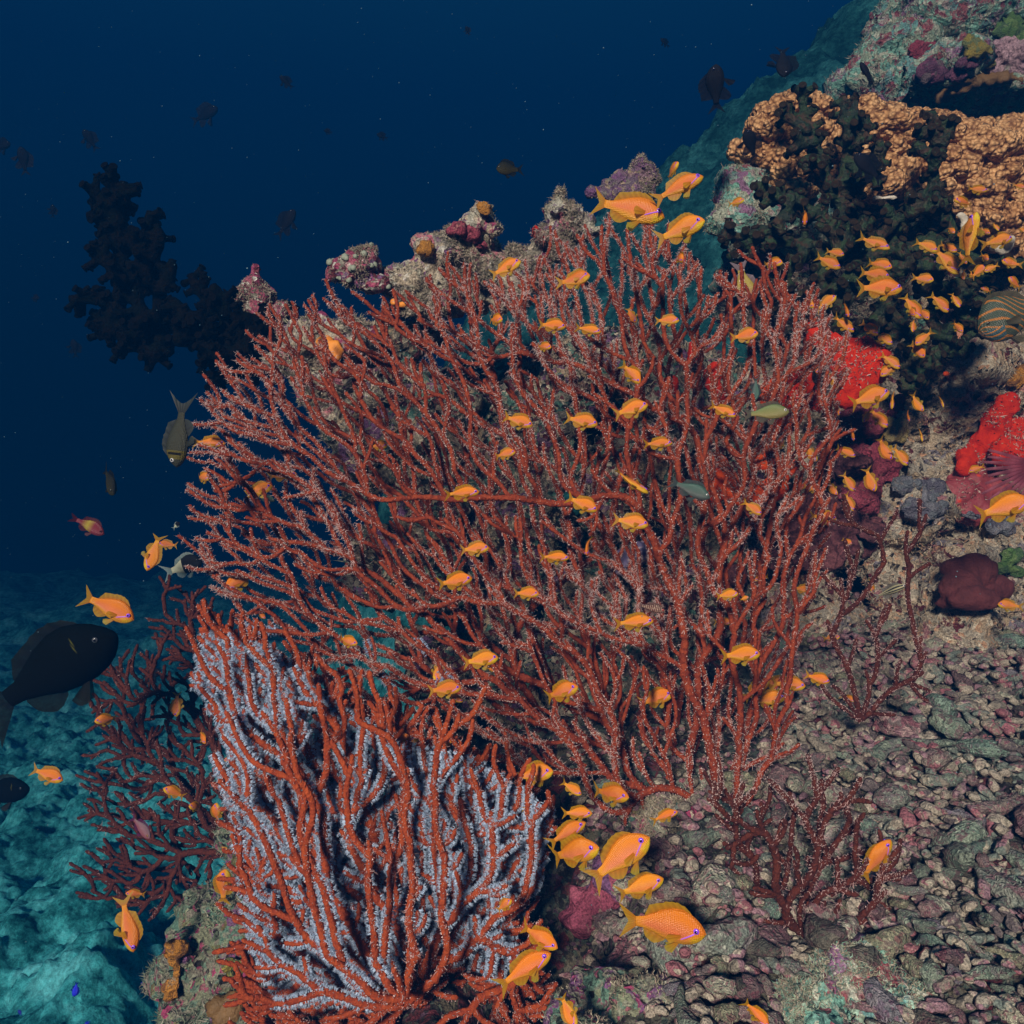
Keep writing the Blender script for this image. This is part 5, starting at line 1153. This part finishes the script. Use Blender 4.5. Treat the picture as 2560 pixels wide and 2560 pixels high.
add(B, [(232, 1222, 140, 1225, 42, 1.8), (588, 1372, 640, 1230, 35, 1.75), (460, 1600, 340, 1578, 40, 1.78), (842, 1542, 722, 1505, 12), (824, 1618, 650, 1535, 0), (1106, 1512, 915, 1415, 20), (1120, 1625, 972, 1565, 25), (1198, 1742, 878, 1738, 0, 1.66), (1120, 1670, 910, 1640, 0, 1.74), (1367, 1702, 1255, 1665, 35), (1402, 1522, 1262, 1435, 12),
        (1528, 1662, 1382, 1458, 10), (1522, 1522, 1408, 1460, 10, 1.86), (1498, 1212, 1660, 1235, 15, 1.75), (1632, 1285, 1565, 1640, 5, 1.72, 55), (1503, 1415, 1472, 1358, 35), (1548, 1442, 1538, 1378, 35), (1712, 1150, 1562, 1138, 0), (1862, 1435, 1660, 1480, 0), (1772, 1398, 1748, 1328, 20), (1712, 1420, 1668, 1370, 40, 1.88), (1697, 1580, 1690, 1522, 50),
        (1797, 1572, 1932, 1612, 0), (1692, 1640, 1790, 1592, 0), (1700, 1600, 1598, 1690, 0), (1618, 1700, 1612, 1625, 20), (1565, 1690, 1568, 1620, 10), (1548, 1602, 1498, 1555, 5), (1828, 1678, 1935, 1750, 15), (1668, 1738, 1752, 1765, 5, 1.9), (1937, 1405, 1900, 1365, 20), (1937, 1135, 1858, 1108, 5), (1575, 1600, 1540, 1500, 20)], 1.82)
add(D, [(1365, 745, 1140, 735, 5, 1.5), (1287, 950, 1145, 950, 28, 1.62), (905, 1512, 952, 1255, 15, 1.9), (810, 1808, 455, 1640, 0, 1.3), (1795, 930, 1590, 950, 0, 1.66), (1645, 1000, 1440, 1070, 0, 1.6), (1372, 1615, 1550, 1525, 25, 1.62), (1920, 1380, 1875, 1325, 20, 1.64), (1845, 1460, 1800, 1420, 20, 1.7), (1605, 1800, 1540, 1760, 10, 1.7), (960, 1350, 1090, 1365, 10, 2.1)], 1.5)
add(E, [(318, 705, 132, 640, 0, 1.6), (498, 395, 590, 405, 45, 1.55), (893, 382, 890, 245, 15, 1.68), (1045, 512, 985, 455, 35, 1.65), (835, 735, 935, 808, 25, 1.6), (965, 820, 1015, 860, 50, 1.6), (1092, 815, 1088, 950, 10, 1.64), (1132, 600, 1220, 590, 20, 1.66), (1268, 675, 1272, 740, 30, 1.5), (682, 1562, 590, 1255, 5, 1.3), (1142, 1140, 1112, 1362, 15, 1.42), (1572, 548, 1582, 600, 40, 1.33),
        (640, 1265, 740, 1290, 20, 1.6), (1165, 150, 1170, 195, 30, 1.4), (1150, 1060, 1100, 1040, 10, 1.5)], 1.5)
AREAS = [('over the dark green cup coral', lambda x, y: x > 1790 and y < 760), ('under the green cup coral', lambda x, y: x > 2140 and y < 970), ('above the crest of the red fan', lambda x, y: x > 1440 and y < 680), ('in front of the scarlet sponge', lambda x, y: x > 2010 and y < 1050),
         ('near the dusky pink sponge', lambda x, y: x > 2010 and y < 1290), ('by the maroon ball sponge', lambda x, y: x > 2300 and y < 1420), ('right of the big fan', lambda x, y: x > 2010 and y < 1700), ('over the rubble slope', lambda x, y: x > 1950 and y >= 1700), ('in the hollow below the big fan', lambda x, y: x > 1255 and y > 1900),
         ('in the open water at left', lambda x, y: x < 575 and y < 1560), ('by the small dark fan', lambda x, y: x < 640 and y < 2330), ('in front of the bottom fan', lambda x, y: x < 1260 and y > 1790), ('at the top of the big fan', lambda x, y: y < 1000), ('right side of the big fan', lambda x, y: x > 1650), ('left side of the big fan', lambda x, y: x < 1000), ('middle of the big fan', lambda x, y: y < 1400), ('low on the big fan', lambda x, y: True)]
def heading(dx, dy, yaw):
    if yaw >= 33: return 'turned towards the viewer'
    a = math.degrees(math.atan2(-dy, dx))
    for lo, hi, nme in ((-22, 22, 'right'), (22, 67, 'up right'), (67, 113, 'up'), (113, 158, 'up left'), (-67, -22, 'down right'), (-113, -67, 'down'), (-158, -113, 'down left')):
        if lo <= a < hi: return 'heading ' + nme
    return 'heading left'
ORD = 'first second third fourth fifth sixth seventh eighth ninth tenth eleventh twelfth'.split()
ents = []
for (hd, tl, yaw, d, roll) in F_:
    mx, my = (hd[0] + tl[0]) / 2, (hd[1] + tl[1]) / 2; Lp = math.hypot(hd[0] - tl[0], hd[1] - tl[1]) / math.cos(R_(yaw))
    area = next(n for n, f_ in AREAS if f_(mx, my)); size = 'large' if Lp > 130 else ('small' if Lp < 72 else 'slim' if roll > 50 else 'mid sized')
    base = f'{size} orange anthias {heading(hd[0] - tl[0], hd[1] - tl[1], yaw)} {area}'
    ents.append(dict(hd=hd, tl=tl, yaw=yaw, d=d, roll=roll, base=base, x=mx, L=Lp))
byb = {}
for e_ in ents: byb.setdefault(e_['base'], []).append(e_)
for b_, l_ in byb.items():
    l_.sort(key=lambda e: e['x'])
    for k, e_ in enumerate(l_):
        if len(l_) == 1: e_['label'] = b_
        elif k == 0: e_['label'] = 'leftmost ' + b_
        elif k == len(l_) - 1: e_['label'] = 'rightmost ' + b_
        else: e_['label'] = b_ + ', ' + ORD[k] + ' from left'
        wds = e_['label'].split()
        if len(wds) > 16: e_['label'] = e_['label'].replace('mid sized orange anthias', 'anthias').replace('orange anthias', 'anthias')
for k, e_ in enumerate(ents):
    Lp = e_['L']; big = Lp > 110; bend = (-.35, 0, .3, .6)[(k * 7 + 1) % 4] if not big else (0, .25, -.2)[k % 3]
    sp_, nm = ((DEEP, 'deep') if e_['yaw'] > 20 and k % 2 else (SLIM, 'slim') if e_['roll'] > 50 or k % 4 == 1 else (ANTH, 'anth'))
    det = 2 if Lp > 80 else 1
    r = put_fish(proto(nm, sp_, bend, det), 'anthias_fish', e_['hd'], e_['tl'], e_['d'], e_['yaw'], -(e_['roll']) + rfish.uniform(-10, 10), 1.0, flip=1 if k % 2 else -1)
    tag(r, e_['label'], 'fish', 'orange anthias swarming over the reef')
print('anthias', len(ents))
# ---- other fish
dark_c = flatc((.006, .007, .012), (.008, .008, .012))
DARK = species(cols=dark_c, hs=1.12, ws=1.1, fin=((.006, .006, .012), (.010, .012, .022)), iris=(.02, .02, .05), stripe=False, tail=(.18, .18, 1.6), dors=2.2, low=2.0)
OLV = species(cols=flatc((.010, .012, .008), (.05, .045, .010)), hs=1.25, ws=1.2, fin=((.012, .014, .008), (.02, .02, .01)), iris=(.05, .06, .05), stripe=False, tail=(.20, .20, 1.8), dors=1.2)
def bars(c, t, zr, x, z):
    k = (np.abs(t - .24) < .02) & (np.abs(zr) < .8); c = c.copy(); c[k] = (.005, .005, .005); k = (t < .3) & (t > .14) & ~k; c[k] = (.10, .09, .02); return c
STRP = species(cols=flatc((.030, .036, .026), (.05, .055, .04), bars), hs=.9, ws=1.2, fin=((.02, .026, .02), (.05, .07, .06)), iris=(.42, .44, .45), stripe=False, tail=(.28, .20, 2.2), res=(60, 20), eye=.03)
CHR = species(cols=flatc((.12, .16, .08), (.30, .22, .10)), hs=.85, ws=1, fin=((.10, .12, .09), (.16, .14, .10)), iris=(.5, .5, .48), stripe=False, tail=(.18, .15, 1.8), eye=.03)
CHB = species(cols=flatc((.05, .13, .11), (.10, .12, .13)), hs=.85, ws=1, fin=((.05, .10, .09), (.08, .11, .12)), iris=(.3, .32, .32), stripe=False, tail=(.18, .15, 1.8), eye=.03)
def gill(c, t, zr, x, z):
    c = c.copy(); c[(np.abs(t - .30 + .05 * zr) < .006) & (zr > .15) & (zr < .6)] = (.07, .075, .01); return c
SURG = species(cols=flatc((.002, .003, .002), (.003, .003, .0025), gill), hs=1.06, ws=1.15, fin=((.006, .007, .006), (.012, .016, .006)), iris=(.05, .06, .07), stripe=False, tail=(.20, .22, 1.3), eye=.017, dors=.8, low=1.0, res=(110, 30))
def wr(c, t, zr, x, z):
    k = np.clip(1 - np.abs(t - .62) / .22, 0, 1)[:, None]; return c * (1 - k) + np.array((.40, .36, .03)) * k
WRAS = species(cols=flatc((.20, .02, .03), (.24, .04, .06), wr), hs=.95, fin=((.16, .012, .02), (.10, .01, .02)), iris=(.1, .02, .02), stripe=False, tail=(.16, .12, .8))
def bic(c, t, zr, x, z): c = c.copy(); c[t > .62] = (.50, .56, .42); return c
BIC = species(cols=flatc((.008, .008, .008), (.008, .008, .008), bic), hs=1.25, ws=1.2, fin=((.30, .40, .36), (.35, .5, .5)), iris=(.02, .02, .02), stripe=False, tail=(.26, .22, 2), res=(50, 18))
PINKY = species(cols=flatc((.16, .10, .16), (.30, .07, .12)), hs=1.0, fin=((.16, .04, .10), (.18, .03, .14)), iris=(.3, .16, .04), stripe=False)
def parr(c, t, zr, x, z):
    k = np.clip((t - .25) / .25, 0, 1)[:, None]; c = c * (1 - k) + np.array((.38, .30, .05)) * k; return c
PARR = species(cols=flatc((.30, .07, .05), (.36, .16, .16), parr), hs=1.2, ws=1.3, fin=((.30, .20, .20), (.35, .28, .34)), iris=(.2, .1, .05), stripe=False, tail=(.2, .18, 1.2))
def tri(c, t, zr, x, z):
    w_ = np.sin((zr * 1.5 + t * 4.5 + .25 * np.sin(t * 11)) * 9.5); c = c.copy(); c[w_ > .72] = (.45, .17, .03); k = (t < .3) & (zr < -.2); w2 = np.sin((zr * 2.2 - t * 3) * 9); c[k & (w2 > .6)] = (.55, .2, .02); c[k & (w2 <= .6)] = (.05, .11, .16); return c
TRIG = species(cols=flatc((.055, .08, .06), (.07, .085, .065), tri), hs=1.45, ws=1.5, fin=((.10, .10, .06), (.14, .13, .07)), iris=(.05, .05, .02), stripe=False, tail=(.16, .14, .8), res=(170, 150), eye=.02, dors=.7)
def spt(c, t, zr, x, z):
    k = (np.sin(x * 110) > .35) & (np.sin(z * 170 + .5) > .35); c = c.copy(); c[k] = (.75, .66, .6); return c
SPOT = species(cols=flatc((.07, .015, .015), (.12, .03, .03), spt), hs=.72, fin=((.12, .05, .04), (.3, .2, .18)), iris=(.5, .1, .08), stripe=False, tail=(.12, .09, .7), res=(110, 60))
def linef(c, t, zr, x, z): c = c.copy(); c[np.sin(zr * 9) > .1] = (.50, .48, .30); return c
LINE = species(cols=flatc((.02, .02, .02), (.03, .03, .03), linef), hs=.55, fin=((.3, .3, .25), (.4, .4, .36)), iris=(.4, .4, .4), stripe=False, tail=(.12, .10, 1), res=(30, 60))
BLUE = species(cols=flatc((.005, .012, .50), (.006, .02, .60)), hs=1.1, ws=1.2, fin=((.006, .02, .4), (.006, .02, .5)), iris=(.01, .01, .1), stripe=False, tail=(.14, .12, .8))
def other(fn, hx, hy, tx, ty, d, sp_, key, name, label, cat='fish', yaw=0, roll=0, bend=0, mat='fishdark', group=None, det=1, lm=1, flip=1):
    r = put_fish(proto(key, sp_, bend, det, mat), name, fn(hx, hy), fn(tx, ty), d, yaw, roll, lm, flip); tag(r, label, cat, group); return r
other(A, 852, 438, 998, 424, 1.75, OLV, 'olv', 'damselfish', 'dark olive damselfish hovering in open water above the ridge', yaw=22)
other(D, 1062, 890, 1110, 430, 1.25, STRP, 'strp', 'sergeant_fish', 'grey scaled damselfish with forked tail diving head down at left', flip=-1, roll=8)
other(D, 722, 1052, 590, 870, 1.6, OLV, 'olv', 'damselfish', 'dark damselfish turned to the viewer left of the diving grey fish', yaw=32)
other(D, 630, 1292, 412, 1175, 1.8, WRAS, 'wras', 'wrasse', 'red wrasse with a yellow flank in the open water at left', mat='fishbody', bend=-.4)
other(D, 1222, 1450, 965, 1540, 2.1, BIC, 'bic', 'chromis_fish', 'half black half white fish above the teal sand', det=1)
other(D, 1660, 1090, 1540, 1060, 1.75, CHB, 'chb', 'chromis_fish', 'dim blue green fish behind the fan tips at left', mat='fishbody')
other(D, 1085, 1220, 1040, 1265, 2.3, BIC, 'bic', 'chromis_fish', 'small pale tailed fish above the half black half white fish')
other(D, 700, 1885, -210, 2450, 1.45, SURG, 'surg', 'surgeonfish', 'huge dark surgeonfish with thin yellow gill mark at the left edge', det=1, roll=12, mat='fishplain')
other(E, 150, 745, -210, 800, 2.1, SURG, 'surg', 'surgeonfish', 'dark blue surgeonfish half out of frame below the huge one')
other(E, 815, 155, 690, 195, 2.4, DARK, 'dark', 'damselfish', 'small dark blue fish above the sand left of the front fan', yaw=10)
other(E, 770, 985, 630, 880, 1.5, PINKY, 'pinky', 'anthias_fish', 'purple pink anthias in front of the small dark fan', mat='fishbody', yaw=20)
other(B, 52, 420, 92, 690, 1.9, DARK, 'dark', 'damselfish', 'leftmost black damselfish above the dark green cup coral', flip=-1, roll=-10, yaw=25)
other(B, 470, 488, 485, 235, 1.95, DARK, 'dark', 'damselfish', 'topmost black damselfish above the dark green cup coral', flip=1, yaw=20)
other(B, 945, 375, 1050, 560, 1.9, DARK, 'dark', 'damselfish', 'slim black damselfish left of the upper right boulder', roll=45)
other(B, 240, 800, 330, 970, 1.85, DARK, 'dark', 'damselfish', 'black damselfish by the left tip of the tan coral', yaw=25)
other(B, 900, 940, 1110, 1110, 1.82, DARK, 'dark', 'damselfish', 'black damselfish inside the dark green cup coral', yaw=10)
other(B, 265, 1850, 205, 1545, 1.75, PARR, 'parr', 'parrotfish', 'pink and yellow parrotfish head down behind the fan tips', mat='fishbody', roll=10, det=2)
other(C, 1655, 315, 2160, 60, 1.80, TRIG, 'trig', 'triggerfish', 'dark triggerfish with wavy orange lines at the right edge', mat='fishbody', det=2)
other(C, 515, 792, 195, 815, 1.27, CHR, 'chr', 'chromis_fish', 'olive green chromis heading right beside the scarlet sponge', mat='fishbody')
other(C, 302, 738, 316, 560, 1.45, CHB, 'chb', 'chromis_fish', 'thin green chromis hanging head down right side of fan', mat='fishbody', roll=40)
other(G, 1885, 472, 1662, 380, 1.3, CHB, 'chb', 'chromis_fish', 'blue green chromis heading down right on the right of the fan', mat='fishbody')
other(G, 1668, 1020, 1515, 985, 1.33, SPOT, 'spot', 'cardinalfish', 'dark cardinalfish with rows of white spots low in the fan', mat='fishbody')
other(C, 1225, 1840, 990, 1932, 1.72, LINE, 'line', 'striped_fish', 'black and cream striped fish over the top of the rubble', mat='fishbody')
other(A, 1755, 885, 1880, 920, 2.6, DARK, 'dark', 'damselfish', 'dim black fish behind the fan tips below the orange trio', yaw=20)
other(A, 1590, 1010, 1560, 900, 2.4, CHB, 'chb', 'chromis_fish', 'dim bluish fish behind the fan crest', mat='fishbody')
for (a, b_, c, d_, dd, l_) in ((372, 1795, 390, 1708, 2.0, 'largest electric blue fish low over the teal sand'), (92, 1860, 112, 1895, 2.2, 'tiny electric blue fish in the bottom left corner'), (425, 1935, 460, 1915, 2.1, 'small electric blue fish on the bottom edge'), (722, 1722, 702, 1732, 2.2, 'tiny electric blue fish just left of the mossy rock')):
    other(E, a, b_, c, d_, dd, BLUE, 'blue', 'damselfish', l_, mat='fishbody', det=0)
for k, (hx, hy, tx, ty, dd, l_) in enumerate(((112, 715, 118, 860, 4.0, 'dark fish silhouette swimming up near the left edge'), (410, 632, 470, 735, 4.6, 'dark fish silhouette tilted in the water above the black coral'), (1355, 372, 1420, 430, 4.2, 'small dark fish silhouette high in the open water'), (1430, 1020, 1320, 1160, 3.6, 'dark fish silhouette with pale tail left of the ridge'),
        (60, 700, -60, 715, 4.6, 'dark fish silhouette cut by the left edge'), (1060, 530, 900, 590, 6.0, 'faint large fish silhouette in upper open water'), (195, 1440, 140, 1440, 4.4, 'faint fish silhouette left of the black coral'), (1565, 632, 1610, 640, 5.0, 'tiny fish silhouette high above the ridge'), (360, 1640, 362, 1740, 4.4, 'faint upright fish silhouette under the black coral'),
        (1820, 650, 1880, 670, 5.0, 'tiny faint silhouette right of the upper open water'), (2250, 130, 2270, 175, 5, 'tiny fish silhouette below the top edge near centre'), (3190, 190, 3240, 230, 4.6, 'tiny fish silhouette left of the black damselfish pair'), (260, 990, 250, 1060, 4.6, 'faint fish silhouette far left in mid water'))):
    other(Z, hx, hy, tx, ty, dd, DARK, 'dark', 'distant_fish', l_, yaw=15, det=0, group='far dark fish in the open water')
# gill mark of the surgeonfish is a thin yellow blade on its flank
# lionfish fins at the right edge
def lion():
    c = P(*C(1935, 1150), 1.5); root = empty('lionfish', c); tag(root, 'pink rayed lionfish fin reaching in at the right edge', 'fish'); 
    rgl = random.Random(4); 
    bodyp = make_fish(species(cols=flatc((.20, .03, .05), (.3, .1, .1)), hs=1, fin=((.3, .06, .1), (.3, .06, .1)), iris=(.1, .02, .02), stripe=False), 0, 0, 'fishbody')
    for nm, ob, par in bodyp:
        if nm == 'body': 
            ob.data.transform(Matrix.Translation((.10, .02, .0)) @ Matrix.Rotation(R_(200), 4, 'Z') @ Matrix.Scale(.18, 4)); COL.objects.link(ob); ob.parent = root
    for k in range(11):
        a = R_(150 + k * 9.5); L = .085 * rgl.uniform(.8, 1.1)
        tip = Vector((math.cos(a) * L, -.01 * k / 5, math.sin(a) * L)); base = Vector((.03, 0, .01)); n = Vector((-math.sin(a), 0, math.cos(a)))
        rows = []; 
        for u in np.linspace(0, 1, 7):
            p = base.lerp(tip, u); w__ = .0045 * (.5 + u) * (1.2 - u * .9); rows += [p - n * w__ + Vector((0, .0015, 0)), p - Vector((0, .0015, 0)), p + n * w__ + Vector((0, .0015, 0))]
        V = np.array([v[:] for v in rows]); i = np.arange(6)[:, None] * 3; F = np.concatenate([i + np.array([[0, 1, 4, 3]]), i + np.array([[1, 2, 5, 4]])])
        u = np.repeat(np.linspace(0, 1, 7), 3)[:, None]; cc = np.array((.34, .05, .10)) * (1 - u) + np.array((.45, .16, .22)) * u; cc[np.arange(21) % 6 < 2] *= .5
        ob = mk('fin_ray', V, F, M['fin'], cols=cc); ob.parent = root
lion()

# ------------------------------------------------------------------ drifting particles
def snow():
    rg = np.random.default_rng(8); n = 2400
    y = .5 + rg.random(n) ** .7 * 3.4; x = rg.uniform(-1, 1, n) * K * y * 1.1; z = rg.uniform(-.9, 1, n) * K * y * 1.05
    c = np.stack([x, y, z], 1); s = .00045 * rg.uniform(.5, 1.5, n) ** 1.5 * (.6 + .5 * y)
    o8 = np.array([[1, 0, 0], [-1, 0, 0], [0, 1, 0], [0, -1, 0], [0, 0, 1], [0, 0, -1.]]); f8 = np.array([[0, 2, 4], [2, 1, 4], [1, 3, 4], [3, 0, 4], [2, 0, 5], [1, 2, 5], [3, 1, 5], [0, 3, 5]])
    V = (c[:, None] + o8[None] * s[:, None, None] * rg.uniform(.7, 1.4, (n, 6, 1))).reshape(-1, 3); F = (np.arange(n)[:, None, None] * 6 + f8[None]).reshape(-1, 3)
    m, t, p = newmat('pale_particle'); p.inputs['Base Color'].default_value = (.10, .20, .26, 1); p.inputs['Roughness'].default_value = .8
    tag(mk('drifting_particles', V, F, m), 'tiny pale specks drifting in the water', 'plankton', kind='stuff')
snow()

# ------------------------------------------------------------------ the water itself
def water_haze():
    x0, x1, y0, y1, z0, z1 = -11, 11, -.8, 14.5, -6.5, 4.6
    V = [(x, y, z) for x in (x0, x1) for y in (y0, y1) for z in (z0, z1)]
    F = [(0, 1, 3, 2), (4, 6, 7, 5), (0, 4, 5, 1), (2, 3, 7, 6), (0, 2, 6, 4), (1, 5, 7, 3)]
    m = bpy.data.materials.new('sea_water_haze'); m.use_nodes = True; t = m.node_tree; t.nodes.clear()
    o = t.nodes.new('ShaderNodeOutputMaterial'); v = t.nodes.new('ShaderNodeVolumePrincipled'); t.links.new(v.outputs[0], o.inputs['Volume'])
    v.inputs['Color'].default_value = (.001, .050, .170, 1); v.inputs['Density'].default_value = .16; v.inputs['Anisotropy'].default_value = 0
    v.inputs['Absorption Color'].default_value = (0, 0, 0, 1)
    ob = mk('haze', V, np.array(F), m, smooth=False); tag(ob, kind='stuff')
water_haze()
